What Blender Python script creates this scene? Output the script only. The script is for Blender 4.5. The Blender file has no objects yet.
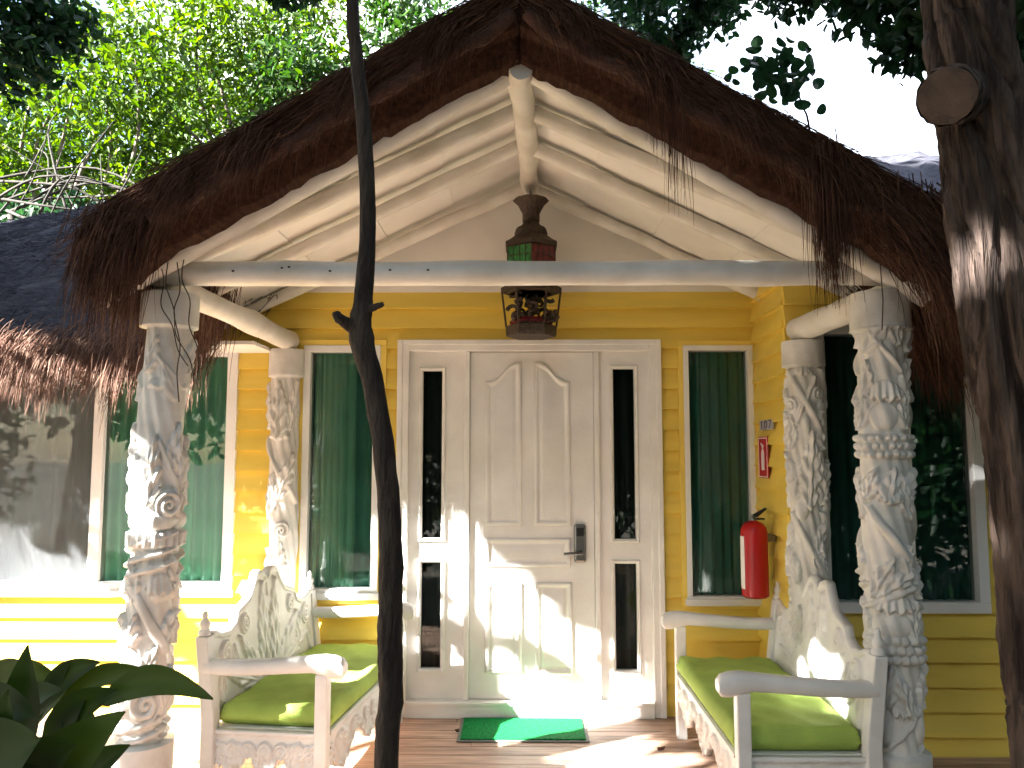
import bpy, math, random
import numpy as np
from mathutils import Vector, Matrix
random.seed(11)
rng = np.random.default_rng(11)
S = bpy.context.scene
col = S.collection
PI = math.pi

# ------------------------------------------------------------------ camera
F = 800.0
PITCH = math.radians(5.07)
YAW = math.radians(0.57)
CAM = np.array([0.0, 0.0, 1.58])
cp, sp, cy, sy = math.cos(PITCH), math.sin(PITCH), math.cos(YAW), math.sin(YAW)
FW = np.array([-sy * cp, cy * cp, sp])
RT = np.array([cy, sy, 0.0])
UP = np.cross(RT, FW)

def P(px, py, Y):
    """world point seen at photo position (px, py), at depth Y"""
    d = FW + RT * ((px - 512) / F) + UP * ((384 - py) / F)
    t = Y / d[1]
    return CAM + d * t

cam_d = bpy.data.cameras.new('camera')
cam_d.sensor_width = 36
cam_d.lens = F / 1024 * 36
cam_d.clip_start = 0.05
cam_d.clip_end = 500
cam = bpy.data.objects.new('camera', cam_d)
col.objects.link(cam)
cam.location = CAM
cam.rotation_euler = (PI / 2 + PITCH, 0, YAW)
S.camera = cam

# ------------------------------------------------------------------ materials
def nd(nt, t, **kw):
    n = nt.nodes.new(t)
    for k, v in kw.items():
        setattr(n, k, v)
    return n

def mat(name, c, rough=0.6, var=0.12, vscale=6.0, bump=0.0, bscale=40.0, stretch=(1, 1, 1),
        island=None, spec=0.4, metal=0.0, c2=None, detail=5, bdist=0.01, ramp=(0.3, 0.7)):
    """Principled paint / wood / stone: noise-varied colour, optional colour per loose piece, bump"""
    m = bpy.data.materials.new(name)
    m.use_nodes = True
    nt = m.node_tree
    b = nt.nodes['Principled BSDF']
    L = nt.links.new
    tc = nd(nt, 'ShaderNodeTexCoord')
    mp = nd(nt, 'ShaderNodeMapping')
    mp.inputs['Scale'].default_value = stretch
    L(tc.outputs['Object'], mp.inputs['Vector'])
    n = nd(nt, 'ShaderNodeTexNoise')
    n.inputs['Scale'].default_value = vscale
    n.inputs['Detail'].default_value = detail
    L(mp.outputs[0], n.inputs['Vector'])
    r = nd(nt, 'ShaderNodeValToRGB')
    r.color_ramp.elements[0].position = ramp[0]
    r.color_ramp.elements[1].position = ramp[1]
    lo = c2 if c2 else tuple(max(0, x * (1 - var * 2)) for x in c)
    hi = c if c2 else tuple(min(1, x * (1 + var)) for x in c)
    r.color_ramp.elements[0].color = (*lo, 1)
    r.color_ramp.elements[1].color = (*hi, 1)
    L(n.outputs[0], r.inputs[0])
    out = r.outputs[0]
    if island:
        g = nd(nt, 'ShaderNodeNewGeometry')
        ir = nd(nt, 'ShaderNodeValToRGB')
        els = ir.color_ramp.elements
        els[0].color = (*island[0], 1)
        els[1].color = (*island[-1], 1)
        for i, cc in enumerate(island[1:-1]):
            e = els.new((i + 1) / (len(island) - 1))
            e.color = (*cc, 1)
        L(g.outputs['Random Per Island'], ir.inputs[0])
        mx = nd(nt, 'ShaderNodeMix', data_type='RGBA', blend_type='MULTIPLY')
        mx.inputs[0].default_value = 1
        r.color_ramp.elements[0].color = (1 - var * 2, 1 - var * 2, 1 - var * 2, 1)
        r.color_ramp.elements[1].color = (1 + var, 1 + var, 1 + var, 1)
        L(ir.outputs[0], mx.inputs[6])
        L(out, mx.inputs[7])
        out = mx.outputs[2]
    L(out, b.inputs['Base Color'])
    b.inputs['Roughness'].default_value = rough
    b.inputs['Metallic'].default_value = metal
    b.inputs['Specular IOR Level'].default_value = spec
    if bump:
        n2 = nd(nt, 'ShaderNodeTexNoise')
        n2.inputs['Scale'].default_value = bscale
        n2.inputs['Detail'].default_value = 6
        L(mp.outputs[0], n2.inputs['Vector'])
        bp = nd(nt, 'ShaderNodeBump')
        bp.inputs['Strength'].default_value = bump
        bp.inputs['Distance'].default_value = bdist
        L(n2.outputs[0], bp.inputs['Height'])
        L(bp.outputs[0], b.inputs['Normal'])
    return m

def leafmat(name, cols, trans=0.45, rough=0.45, spec=0.3):
    m = bpy.data.materials.new(name)
    m.use_nodes = True
    nt = m.node_tree
    L = nt.links.new
    b = nt.nodes['Principled BSDF']
    o = nt.nodes['Material Output']
    g = nd(nt, 'ShaderNodeNewGeometry')
    ir = nd(nt, 'ShaderNodeValToRGB')
    els = ir.color_ramp.elements
    els[0].color = (*cols[0], 1)
    els[1].color = (*cols[-1], 1)
    for i, cc in enumerate(cols[1:-1]):
        e = els.new((i + 1) / (len(cols) - 1))
        e.color = (*cc, 1)
    L(g.outputs['Random Per Island'], ir.inputs[0])
    L(ir.outputs[0], b.inputs['Base Color'])
    b.inputs['Roughness'].default_value = rough
    b.inputs['Specular IOR Level'].default_value = spec
    t = nd(nt, 'ShaderNodeBsdfTranslucent')
    hs = nd(nt, 'ShaderNodeHueSaturation')
    hs.inputs['Saturation'].default_value = 1.15
    hs.inputs['Value'].default_value = 1.4
    L(ir.outputs[0], hs.inputs['Color'])
    L(hs.outputs[0], t.inputs[0])
    mx = nd(nt, 'ShaderNodeMixShader')
    mx.inputs[0].default_value = trans
    L(b.outputs[0], mx.inputs[1])
    L(t.outputs[0], mx.inputs[2])
    L(mx.outputs[0], o.inputs[0])
    return m

def glassmat(name, tint=(0.85, 0.9, 0.88)):
    m = bpy.data.materials.new(name)
    m.use_nodes = True
    nt = m.node_tree
    L = nt.links.new
    nt.nodes.remove(nt.nodes['Principled BSDF'])
    o = nt.nodes['Material Output']
    t = nd(nt, 'ShaderNodeBsdfTransparent')
    t.inputs[0].default_value = (*tint, 1)
    g = nd(nt, 'ShaderNodeBsdfGlossy')
    g.inputs['Roughness'].default_value = 0.015
    fr = nd(nt, 'ShaderNodeFresnel')
    fr.inputs[0].default_value = 1.38
    mx = nd(nt, 'ShaderNodeMixShader')
    tc = nd(nt, 'ShaderNodeTexCoord')
    nz = nd(nt, 'ShaderNodeTexNoise')
    nz.inputs['Scale'].default_value = 1.6
    bp = nd(nt, 'ShaderNodeBump')
    bp.inputs['Strength'].default_value = 0.05
    bp.inputs['Distance'].default_value = 0.02
    L(tc.outputs['Object'], nz.inputs['Vector'])
    L(nz.outputs[0], bp.inputs['Height'])
    L(bp.outputs[0], g.inputs['Normal'])
    L(fr.outputs[0], mx.inputs[0])
    L(t.outputs[0], mx.inputs[1])
    L(g.outputs[0], mx.inputs[2])
    L(mx.outputs[0], o.inputs[0])
    return m

M = {}
M['white'] = mat('white_paint', (0.80, 0.785, 0.755), 0.5, 0.05, 5, 0.12, 60)
M['carved'] = mat('carved_white_paint', (0.72, 0.71, 0.68), 0.5, 0.10, 9, 0.25, 45, c2=(0.54, 0.53, 0.50))
M['log'] = mat('painted_log', (0.76, 0.74, 0.70), 0.55, 0.09, 5, 0.3, 18, c2=(0.55, 0.52, 0.46))
M['ceil'] = mat('white_ceiling_board', (0.80, 0.78, 0.74), 0.6, 0.04, 4, 0.1, 30)
M['yellow'] = mat('yellow_clapboard_paint', (0.80, 0.60, 0.105), 0.5, 0.06, 3, 0.07, 30, (0.4, 1, 3))
M['ytrim'] = mat('yellow_trim_paint', (0.80, 0.60, 0.115), 0.5, 0.05, 3, 0.1, 30)
M['bench'] = mat('bench_white_paint', (0.74, 0.73, 0.71), 0.42, 0.05, 9, 0.15, 60)
M['cushion'] = mat('green_cushion_fabric', (0.36, 0.50, 0.11), 0.8, 0.10, 7, 0.3, 220, spec=0.15)
M['deck'] = mat('red_brown_decking', (0.4, 0.2, 0.12), 0.5, 0.25, 5, 0.25, 22, (0.6, 8, 1),
                island=[(0.42, 0.26, 0.19), (0.50, 0.33, 0.25), (0.45, 0.29, 0.21), (0.55, 0.38, 0.29)])
M['mat'] = mat('green_mat_pile', (0.010, 0.22, 0.055), 0.9, 0.22, 60, 0.8, 260, spec=0.1)
M['matrim'] = mat('grey_mat_rubber', (0.16, 0.17, 0.16), 0.7, 0.1)
M['thatch'] = mat('thatch_body', (0.075, 0.036, 0.022), 0.9, 0.3, 9, 1.0, 50, (6, 1, 6), spec=0.1, c2=(0.025, 0.012, 0.009))
M['straw'] = mat('thatch_straw', (0.2, 0.12, 0.08), 0.8, 0.2, 9, island=[(0.07, 0.03, 0.02), (0.15, 0.075, 0.05), (0.22, 0.125, 0.09), (0.31, 0.20, 0.15)], spec=0.2)
M['edgepole'] = mat('dark_red_pole', (0.075, 0.030, 0.018), 0.8, 0.35, 14, 1.0, 45, (0.5, 1, 1), c2=(0.03, 0.013, 0.009), bdist=0.02)
M['strawdark'] = mat('dark_thatch_straw', (0.12, 0.07, 0.045), 0.85, 0.2, 9, island=[(0.05, 0.022, 0.016), (0.10, 0.048, 0.032), (0.16, 0.085, 0.055)], spec=0.15)
M['weathered'] = mat('weathered_thatch', (0.065, 0.066, 0.08), 0.95, 0.3, 14, 1.0, 40, (1, 3, 1), spec=0.1, c2=(0.03, 0.03, 0.04))
M['wstraw'] = mat('weathered_straw', (0.12, 0.12, 0.13), 0.9, 0.2, 9, island=[(0.025, 0.025, 0.033), (0.055, 0.056, 0.07), (0.11, 0.105, 0.11)], spec=0.1)
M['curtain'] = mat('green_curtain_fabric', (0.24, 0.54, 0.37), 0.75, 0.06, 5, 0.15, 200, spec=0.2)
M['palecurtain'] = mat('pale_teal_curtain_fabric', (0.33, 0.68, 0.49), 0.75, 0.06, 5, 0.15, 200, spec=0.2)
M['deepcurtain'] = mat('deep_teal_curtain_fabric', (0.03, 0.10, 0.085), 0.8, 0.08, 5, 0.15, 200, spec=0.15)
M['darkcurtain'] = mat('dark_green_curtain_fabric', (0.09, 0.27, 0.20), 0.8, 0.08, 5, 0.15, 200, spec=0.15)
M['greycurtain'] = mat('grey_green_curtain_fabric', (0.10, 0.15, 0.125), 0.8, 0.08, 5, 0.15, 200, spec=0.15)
M['blackcloth'] = mat('black_blind_fabric', (0.02, 0.025, 0.025), 0.8, 0.1, 5)
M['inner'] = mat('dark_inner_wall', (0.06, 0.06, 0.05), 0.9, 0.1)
M['alu'] = mat('white_aluminium', (0.78, 0.78, 0.76), 0.35, 0.03, 5)
M['glass'] = glassmat('window_glass')
M['metal'] = mat('brushed_dark_metal', (0.17, 0.17, 0.16), 0.3, 0.08, 30, metal=0.9)
M['blackp'] = mat('black_plastic', (0.012, 0.012, 0.012), 0.35, 0.1)
M['red'] = mat('red_enamel', (0.42, 0.008, 0.012), 0.3, 0.06, 6)
M['redsign'] = mat('red_sign_face', (0.5, 0.015, 0.025), 0.4, 0.05, 10)
M['whitesign'] = mat('white_sign_print', (0.8, 0.78, 0.75), 0.5, 0.04, 10)
M['greysign'] = mat('grey_plate', (0.42, 0.40, 0.42), 0.5, 0.06, 20)
M['darkprint'] = mat('dark_print', (0.10, 0.09, 0.16), 0.6, 0.05)
M['iron'] = mat('lantern_old_wood', (0.055, 0.035, 0.022), 0.6, 0.3, 40, 0.7, 90)
M['redglass'] = mat('lantern_red_glass', (0.17, 0.018, 0.02), 0.25, 0.4, 60)
M['greenglass'] = mat('lantern_green_glass', (0.03, 0.22, 0.05), 0.25, 0.4, 60)
M['bark'] = mat('dark_slender_bark', (0.055, 0.04, 0.03), 0.85, 0.3, 24, 1.0, 70, (1, 1, 0.3), c2=(0.016, 0.011, 0.009), bdist=0.02)
M['bigbark'] = mat('brown_bark', (0.125, 0.088, 0.07), 0.9, 0.3, 26, 1.0, 60, (1, 1, 0.10), c2=(0.022, 0.013, 0.010), bdist=0.03, ramp=(0.40, 0.66))
M['cut'] = mat('sawn_wood', (0.11, 0.075, 0.055), 0.85, 0.3, 12, 0.8, 50, c2=(0.045, 0.03, 0.026))
M['twig'] = mat('pale_twig_bark', (0.035, 0.03, 0.024), 0.85, 0.2, 20, 0.4, 60)
M['treebark'] = mat('grey_brown_bark', (0.16, 0.125, 0.10), 0.9, 0.25, 8, 0.8, 30, (1, 1, 0.3))
M['ground'] = mat('earth_and_litter', (0.18, 0.155, 0.125), 0.95, 0.3, 3, 0.9, 18, c2=(0.09, 0.078, 0.06), detail=10)
M['pot'] = mat('terracotta', (0.16, 0.07, 0.045), 0.8, 0.2, 9, 0.3)
M['cord'] = mat('dark_cord', (0.06, 0.045, 0.035), 0.8, 0.2)
M['dryleaf'] = mat('dry_leaf', (0.12, 0.055, 0.03), 0.8, 0.3, 60)
M['leaf_bright'] = leafmat('bright_leaf', [(0.03, 0.062, 0.008), (0.055, 0.105, 0.012), (0.10, 0.15, 0.02)], 0.45)
M['leaf_mid'] = leafmat('mid_green_leaf', [(0.014, 0.04, 0.009), (0.024, 0.06, 0.011), (0.04, 0.085, 0.015)], 0.38)
M['leaf_dark'] = leafmat('dark_green_leaf', [(0.010, 0.035, 0.014), (0.018, 0.052, 0.02), (0.03, 0.075, 0.025)], 0.3)
M['leaf_big'] = leafmat('glossy_broad_leaf', [(0.016, 0.036, 0.007), (0.030, 0.058, 0.010), (0.045, 0.075, 0.011)], 0.3, 0.5, 0.25)

def screenmat():
    m = bpy.data.materials.new('insect_screen_mesh')
    m.use_nodes = True
    nt = m.node_tree
    L = nt.links.new
    b = nt.nodes['Principled BSDF']
    b.inputs['Base Color'].default_value = (0.40, 0.42, 0.44, 1)
    b.inputs['Roughness'].default_value = 0.6
    t = nd(nt, 'ShaderNodeBsdfTransparent')
    mx = nd(nt, 'ShaderNodeMixShader')
    tc = nd(nt, 'ShaderNodeTexCoord')
    n = nd(nt, 'ShaderNodeTexNoise')
    n.inputs['Scale'].default_value = 2.5
    mr = nd(nt, 'ShaderNodeMapRange')
    mr.inputs[3].default_value = 0.05
    mr.inputs[4].default_value = 0.15
    L(tc.outputs['Object'], n.inputs['Vector'])
    L(n.outputs[0], mr.inputs[0])
    L(mr.outputs[0], mx.inputs[0])
    L(t.outputs[0], mx.inputs[1])
    L(b.outputs[0], mx.inputs[2])
    L(mx.outputs[0], nt.nodes['Material Output'].inputs[0])
    return m
M['screen'] = screenmat()

# ------------------------------------------------------------------ mesh helpers
BASE = {}

class MB:
    def __init__(s):
        s.v = []
        s.f = []

    def add(s, V, Fc):
        o = len(s.v)
        s.v.extend([tuple(p) for p in V])
        s.f.extend([tuple(i + o for i in f) for f in Fc])
        return s

    def box(s, x0, x1, y0, y1, z0, z1):
        V = [(x0, y0, z0), (x1, y0, z0), (x1, y1, z0), (x0, y1, z0),
             (x0, y0, z1), (x1, y0, z1), (x1, y1, z1), (x0, y1, z1)]
        return s.add(V, [(3, 2, 1, 0), (4, 5, 6, 7), (0, 1, 5, 4), (1, 2, 6, 5), (2, 3, 7, 6), (3, 0, 4, 7)])

    def tube(s, pts, rad, n=10, wob=0.0, cap=True, seed=0, twist=0.0, lobes=None):
        pts = [Vector(p) for p in pts]
        k = len(pts)
        if not hasattr(rad, '__len__'):
            rad = [rad] * k
        r0 = random.Random(seed)
        ref = Vector((0, 0, 1))
        V = []
        prev = None
        for i, p in enumerate(pts):
            t = (pts[min(i + 1, k - 1)] - pts[max(i - 1, 0)]).normalized()
            if prev is None:
                a = t.cross(ref)
                if a.length < 0.2:
                    a = t.cross(Vector((1, 0, 0)))
                a.normalize()
            else:
                a = (prev - t * prev.dot(t)).normalized()
            prev = a
            b = t.cross(a)
            for j in range(n):
                th = 2 * PI * j / n
                r = rad[i] * (1 + wob * (r0.random() - 0.5) * 2)
                if lobes:
                    r *= lobes(th + twist * i, i / (k - 1))
                V.append(p + a * (math.cos(th) * r) + b * (math.sin(th) * r))
        Fc = []
        for i in range(k - 1):
            for j in range(n):
                j2 = (j + 1) % n
                Fc.append((i * n + j, i * n + j2, (i + 1) * n + j2, (i + 1) * n + j))
        if cap:
            Fc.append(tuple(range(n - 1, -1, -1)))
            Fc.append(tuple((k - 1) * n + j for j in range(n)))
        return s.add(V, Fc)

    def lathe(s, prof, c=(0, 0), n=24, phase=0.0):
        """prof: list of (r, z) about vertical axis at c"""
        V = []
        for r, z in prof:
            for j in range(n):
                a = 2 * PI * j / n + phase
                V.append((c[0] + r * math.cos(a), c[1] + r * math.sin(a), z))
        Fc = []
        for i in range(len(prof) - 1):
            for j in range(n):
                j2 = (j + 1) % n
                Fc.append((i * n + j, i * n + j2, (i + 1) * n + j2, (i + 1) * n + j))
        Fc.append(tuple(range(n - 1, -1, -1)))
        Fc.append(tuple((len(prof) - 1) * n + j for j in range(n)))
        return s.add(V, Fc)

    def prism(s, poly, a, b, fn):
        """poly of 2-D points, extruded between a and b, fn(u, v, w) -> xyz"""
        k = len(poly)
        V = [fn(u, v, a) for u, v in poly] + [fn(u, v, b) for u, v in poly]
        Fc = [tuple(range(k)), tuple(range(2 * k - 1, k - 1, -1))]
        for i in range(k):
            j = (i + 1) % k
            Fc.append((i, i + k, j + k, j))
        return s.add(V, Fc)

    def build(s, name, m, parent=None, smooth=False, bevel=0.0):
        return link_mesh(name, s.v, s.f, m, parent, smooth, bevel)

def root_of(o):
    while o.parent:
        o = o.parent
    return o

def link_mesh(name, v, f, m, parent=None, smooth=False, bevel=0.0):
    me = bpy.data.meshes.new(name)
    off = BASE.get(root_of(parent).name, (0, 0, 0)) if parent else (0, 0, 0)
    if any(off):
        v = [(x - off[0], y - off[1], z - off[2]) for x, y, z in v]
    me.from_pydata(v, [], f)
    fix(me)
    me.materials.append(m)
    o = bpy.data.objects.new(name, me)
    col.objects.link(o)
    if parent:
        o.parent = parent
    if smooth:
        me.polygons.foreach_set('use_smooth', [True] * len(me.polygons))
        if smooth != 'all':
            try:
                me.set_sharp_from_angle(angle=math.radians(50))
            except Exception:
                pass
    if bevel:
        md = o.modifiers.new('bevel', 'BEVEL')
        md.width = bevel
        md.segments = 2
        md.limit_method = 'ANGLE'
        md.angle_limit = math.radians(40)
    return o

def fix(me):
    import bmesh
    if len(me.polygons) > 60000:
        return
    bm = bmesh.new()
    bm.from_mesh(me)
    bmesh.ops.recalc_face_normals(bm, faces=bm.faces)
    bm.to_mesh(me)
    bm.free()

def fast_mesh(name, V, idx, m, parent=None, per=3, smooth=False):
    """V (N,3) float array, idx (K,per) int array"""
    me = bpy.data.meshes.new(name)
    V = np.asarray(V, dtype=np.float32)
    off = BASE.get(root_of(parent).name, (0, 0, 0)) if parent else (0, 0, 0)
    V = V - np.array(off, dtype=np.float32)
    idx = np.asarray(idx, dtype=np.int32)
    me.vertices.add(len(V))
    me.vertices.foreach_set('co', V.ravel())
    me.loops.add(idx.size)
    me.loops.foreach_set('vertex_index', idx.ravel())
    me.polygons.add(len(idx))
    me.polygons.foreach_set('loop_start', np.arange(0, idx.size, per, dtype=np.int32))
    me.polygons.foreach_set('loop_total', np.full(len(idx), per, dtype=np.int32))
    if smooth:
        me.polygons.foreach_set('use_smooth', np.ones(len(idx), dtype=bool))
    me.update(calc_edges=True)
    me.validate()
    me.materials.append(m)
    o = bpy.data.objects.new(name, me)
    col.objects.link(o)
    if parent:
        o.parent = parent
    return o

def tag(o, label=None, cat=None, group=None, kind=None):
    if label:
        o['label'] = label
    if cat:
        o['category'] = cat
    if group:
        o['group'] = group
    if kind:
        o['kind'] = kind
    return o

def thing(name, label, cat, loc=(0, 0, 0), group=None):
    o = bpy.data.objects.new(name, None)
    o.empty_display_size = 0.1
    col.objects.link(o)
    o.location = loc
    BASE[o.name] = tuple(float(x) for x in loc)
    return tag(o, label, cat, group)

def copy_tree(o, parent=None):
    c = o.copy()
    col.objects.link(c)
    if parent:
        c.parent = parent
    for ch in list(o.children):
        copy_tree(ch, c)
    return c

def unit(a):
    return a / np.maximum(np.linalg.norm(a, axis=-1, keepdims=True), 1e-9)

def rand_dirs(n, up=0.0):
    d = rng.normal(size=(n, 3))
    d = unit(d)
    d[:, 2] += up
    return unit(d)

def leaves(name, pos, size, m, parent=None, aspect=0.45, droop=0.25, sizevar=0.35):
    """many pointed folded leaves, 6 vertices each"""
    n = len(pos)
    ax = rand_dirs(n)
    ax[:, 2] -= droop
    ax = unit(ax)
    nr = rand_dirs(n, 0.9)
    sd = unit(np.cross(ax, nr))
    nr = np.cross(sd, ax)
    L = size * (1 + sizevar * rng.uniform(-1, 1, n))[:, None]
    W = L * aspect * 0.5
    b = pos
    V = np.stack([b, b + ax * L * 0.33 + sd * W + nr * L * 0.06, b + ax * L * 0.72 + sd * W * 0.72 + nr * L * 0.03,
                  b + ax * L - nr * L * 0.10, b + ax * L * 0.72 - sd * W * 0.72 + nr * L * 0.03,
                  b + ax * L * 0.33 - sd * W + nr * L * 0.06], axis=1).reshape(-1, 3)
    k = np.arange(n)[:, None] * 6
    idx = np.concatenate([k + np.array([[0, 1, 2, 3]]), k + np.array([[0, 3, 4, 5]])], axis=0)
    return fast_mesh(name, V, idx, m, parent, per=4)

def strands(name, root, d0, length, width, m, parent=None, bend=None, seg=4, jitter=0.12):
    """thin three-sided stems; root (N,3), d0 (N,3) start direction, bend: end direction"""
    n = len(root)
    d0 = unit(d0 + rng.normal(size=(n, 3)) * jitter)
    d1 = d0 if bend is None else unit(np.broadcast_to(bend, (n, 3)) + rng.normal(size=(n, 3)) * jitter)
    length = np.broadcast_to(length, (n,))[:, None]
    width = np.broadcast_to(width, (n,))[:, None]
    side = unit(np.cross(d0, rand_dirs(n)))
    oth = unit(np.cross(d0, side))
    rings = []
    p = root.copy()
    for i in range(seg + 1):
        t = i / seg
        w = width * (1 - 0.75 * t)
        for a in (0, 2.094, 4.189):
            rings.append(p + side * w * math.cos(a) + oth * w * math.sin(a))
        d = unit(d0 * (1 - t) + d1 * t)
        p = p + d * length / seg + rng.normal(size=(n, 3)) * width * 1.2
    V = np.stack(rings, axis=1).reshape(-1, 3)
    nv = 3 * (seg + 1)
    k = np.arange(n)[:, None] * nv
    q = []
    for i in range(seg):
        for j in range(3):
            j2 = (j + 1) % 3
            q.append([i * 3 + j, i * 3 + j2, (i + 1) * 3 + j2, (i + 1) * 3 + j])
    idx = (k[:, None, :] + np.array(q)[None]).reshape(-1, 4)
    return fast_mesh(name, V, idx, m, parent, per=4)

def smooth_path(pts, n):
    pts = np.array(pts)
    t = np.linspace(0, 1, len(pts))
    tt = np.linspace(0, 1, n)
    # Catmull-Rom by local cubic
    out = []
    for v in tt:
        i = min(int(v * (len(pts) - 1)), len(pts) - 2)
        f = v * (len(pts) - 1) - i
        p0, p1, p2, p3 = pts[max(i - 1, 0)], pts[i], pts[i + 1], pts[min(i + 2, len(pts) - 1)]
        out.append(0.5 * ((2 * p1) + (-p0 + p2) * f + (2 * p0 - 5 * p1 + 4 * p2 - p3) * f * f + (-p0 + 3 * p1 - 3 * p2 + p3) * f ** 3))
    return [tuple(p) for p in out]

# ------------------------------------------------------------------ sun + sky
SUN = np.array([-0.75, -0.433, 0.5])
sd = bpy.data.lights.new('sun', 'SUN')
sd.energy = 5.0
sd.angle = math.radians(0.55)
sd.color = (1.0, 0.975, 0.93)
so = bpy.data.objects.new('sun', sd)
col.objects.link(so)
so.rotation_euler = Vector(-SUN).to_track_quat('-Z', 'Y').to_euler()
w = bpy.data.worlds.new('World')
S.world = w
w.use_nodes = True
nt = w.node_tree
bg = nt.nodes['Background']
bg.inputs[1].default_value = 0.05
sk = nd(nt, 'ShaderNodeTexSky', sky_type='NISHITA')
sk.sun_disc = False
sk.sun_elevation = math.asin(0.5)
sk.sun_rotation = math.atan2(SUN[0], SUN[1])
tc = nd(nt, 'ShaderNodeTexCoord')
nz = nd(nt, 'ShaderNodeTexNoise')
nz.inputs['Scale'].default_value = 2.2
nz.inputs['Detail'].default_value = 6
rp = nd(nt, 'ShaderNodeValToRGB')
rp.color_ramp.elements[0].position = 0.45
rp.color_ramp.elements[1].position = 0.62
mx = nd(nt, 'ShaderNodeMix', data_type='RGBA')
mx.inputs[7].default_value = (6.4, 6.6, 7.0, 1)
nt.links.new(tc.outputs['Generated'], nz.inputs['Vector'])
nt.links.new(nz.outputs[0], rp.inputs[0])
nt.links.new(rp.outputs[0], mx.inputs[0])
nt.links.new(sk.outputs[0], mx.inputs[6])
nt.links.new(mx.outputs[2], bg.inputs[0])

# ------------------------------------------------------------------ key numbers
YD = 4.85          # door wall
YR = 4.25          # projecting wall on the right
XC = 1.43          # its corner
ZF = 0.06          # deck top
ZG = -0.14         # ground
YP = 3.38          # front pillars

# ------------------------------------------------------------------ ground and deck
g = MB()
n = 60
xs = np.linspace(-160, 160, n)
ys = np.linspace(-160, 160, n)
g.add([(x, y, ZG) for y in ys for x in xs],
      [(j * n + i, j * n + i + 1, (j + 1) * n + i + 1, (j + 1) * n + i) for j in range(n - 1) for i in range(n - 1)])
tag(g.build('ground', M['ground']), kind='structure')

d = MB()
y = 2.45
pitch = 0.118
while y < YD - 0.02:
    y1 = min(y + pitch - 0.005, YD - 0.01)
    x = -3.2
    while x < 2.9:
        L = random.uniform(1.6, 3.0)
        x1 = min(x + L, 2.9)
        if y > YR - 0.1:
            x1 = min(x1, XC - 0.03)
        if x1 > x:
            dz = random.uniform(-0.0015, 0.0015)
            d.box(x, x1 - 0.003, y, y1, ZF - 0.03, ZF + dz)
        x = x1 if x1 < min(2.9, XC - 0.03 if y > YR - 0.1 else 9) else 9
    y += pitch
d.box(-3.2, 2.9, 2.47, YD, ZG, ZF - 0.032)
deck = d.build('deck', M['deck'])
tag(deck, kind='structure')

# ------------------------------------------------------------------ cottage
house = thing('cottage', 'yellow clapboard cottage with a thatched porch on carved white pillars and a white front door', 'house', (0, 4.85, ZG))

PT = 0.1237
def clapboard(mb, u0, u1, z0, z1, holes, fn, pitch=PT, zref=0.0, out=0.03):
    """rows of lapped boards; holes = (u0,u1,z0,z1); fn(u, outward, z) -> xyz"""
    k0 = int(math.floor((z0 - zref) / pitch))
    k1 = int(math.ceil((z1 - zref) / pitch))
    for k in range(k0, k1):
        a, b = max(z0, zref + k * pitch), min(z1, zref + (k + 1) * pitch)
        if b - a < 1e-4:
            continue
        cuts = sorted({a, b, *[h[2] for h in holes if a < h[2] < b], *[h[3] for h in holes if a < h[3] < b]})
        for za, zb in zip(cuts[:-1], cuts[1:]):
            if zb - za < 1e-4:
                continue
            segs = [(u0, u1)]
            for h in holes:
                if h[2] < (za + zb) / 2 < h[3]:
                    new = []
                    for s0, s1 in segs:
                        if h[1] <= s0 or h[0] >= s1:
                            new.append((s0, s1))
                            continue
                        if h[0] > s0:
                            new.append((s0, h[0]))
                        if h[1] < s1:
                            new.append((h[1], s1))
                    segs = new
            bot = zref + k * pitch
            oa = 0.004 + out * (1 - (za - bot) / pitch)
            ob = 0.004 + out * (1 - (zb - bot) / pitch)
            for s0, s1 in segs:
                V = [fn(s0, oa, za), fn(s1, oa, za), fn(s1, ob, zb), fn(s0, ob, zb),
                     fn(s0, -0.03, za), fn(s1, -0.03, za), fn(s1, -0.03, zb), fn(s0, -0.03, zb)]
                mb.add(V, [(0, 1, 2, 3), (0, 4, 5, 1), (3, 2, 6, 7), (0, 3, 7, 4), (1, 5, 6, 2)])

def ceil_z(x):
    return 3.247 - 0.505 * np.abs(x)

# openings
def rect(pxa, pxb, pya, pyb, Y):
    a = P(pxa, (pya + pyb) / 2, Y)
    b = P(pxb, (pya + pyb) / 2, Y)
    t = P((pxa + pxb) / 2, pya, Y)
    u = P((pxa + pxb) / 2, pyb, Y)
    return (a[0], b[0], u[2], t[2])

W_LEFT = rect(-120, 237, 347, 592, YD)
W_RECL = rect(303, 380, 346, 595, YD)
DOOR = rect(400, 659, 344, 714, YD)
DOOR = (DOOR[0], DOOR[1], ZF, DOOR[3])
W_RECR = rect(684, 754, 346, 601, YD)
W_RIGHT = rect(815, 980, 325, 612, YR)
GZ = 2.575

holes = [W_LEFT, W_RECL, DOOR, W_RECR]
mb = MB()
clapboard(mb, -5.2, XC, ZF - 0.1, GZ, holes, lambda u, o, z: (u, YD - o, z))
mb.build('wall', M['yellow'], house)
mb = MB()
clapboard(mb, YR, YD, ZF - 0.1, 2.62, [], lambda u, o, z: (XC - o, u, z), zref=0.03)
mb.build('wall', M['yellow'], house)
mb = MB()
clapboard(mb, XC - 0.02, 5.0, ZG, 2.5, [W_RIGHT], lambda u, o, z: (u, YR - o, z), zref=0.03)
mb.build('wall', M['yellow'], house)
# white gable above the yellow wall
mb = MB()
mb.prism([(-1.9, GZ), (1.9, GZ), (1.9, GZ + 0.02), (0, 3.45), (-1.9, GZ + 0.02)], YD - 0.018, YD + 0.03, lambda u, v, wv: (u, wv, v))
mb.build('gable', M['ceil'], house)
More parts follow.
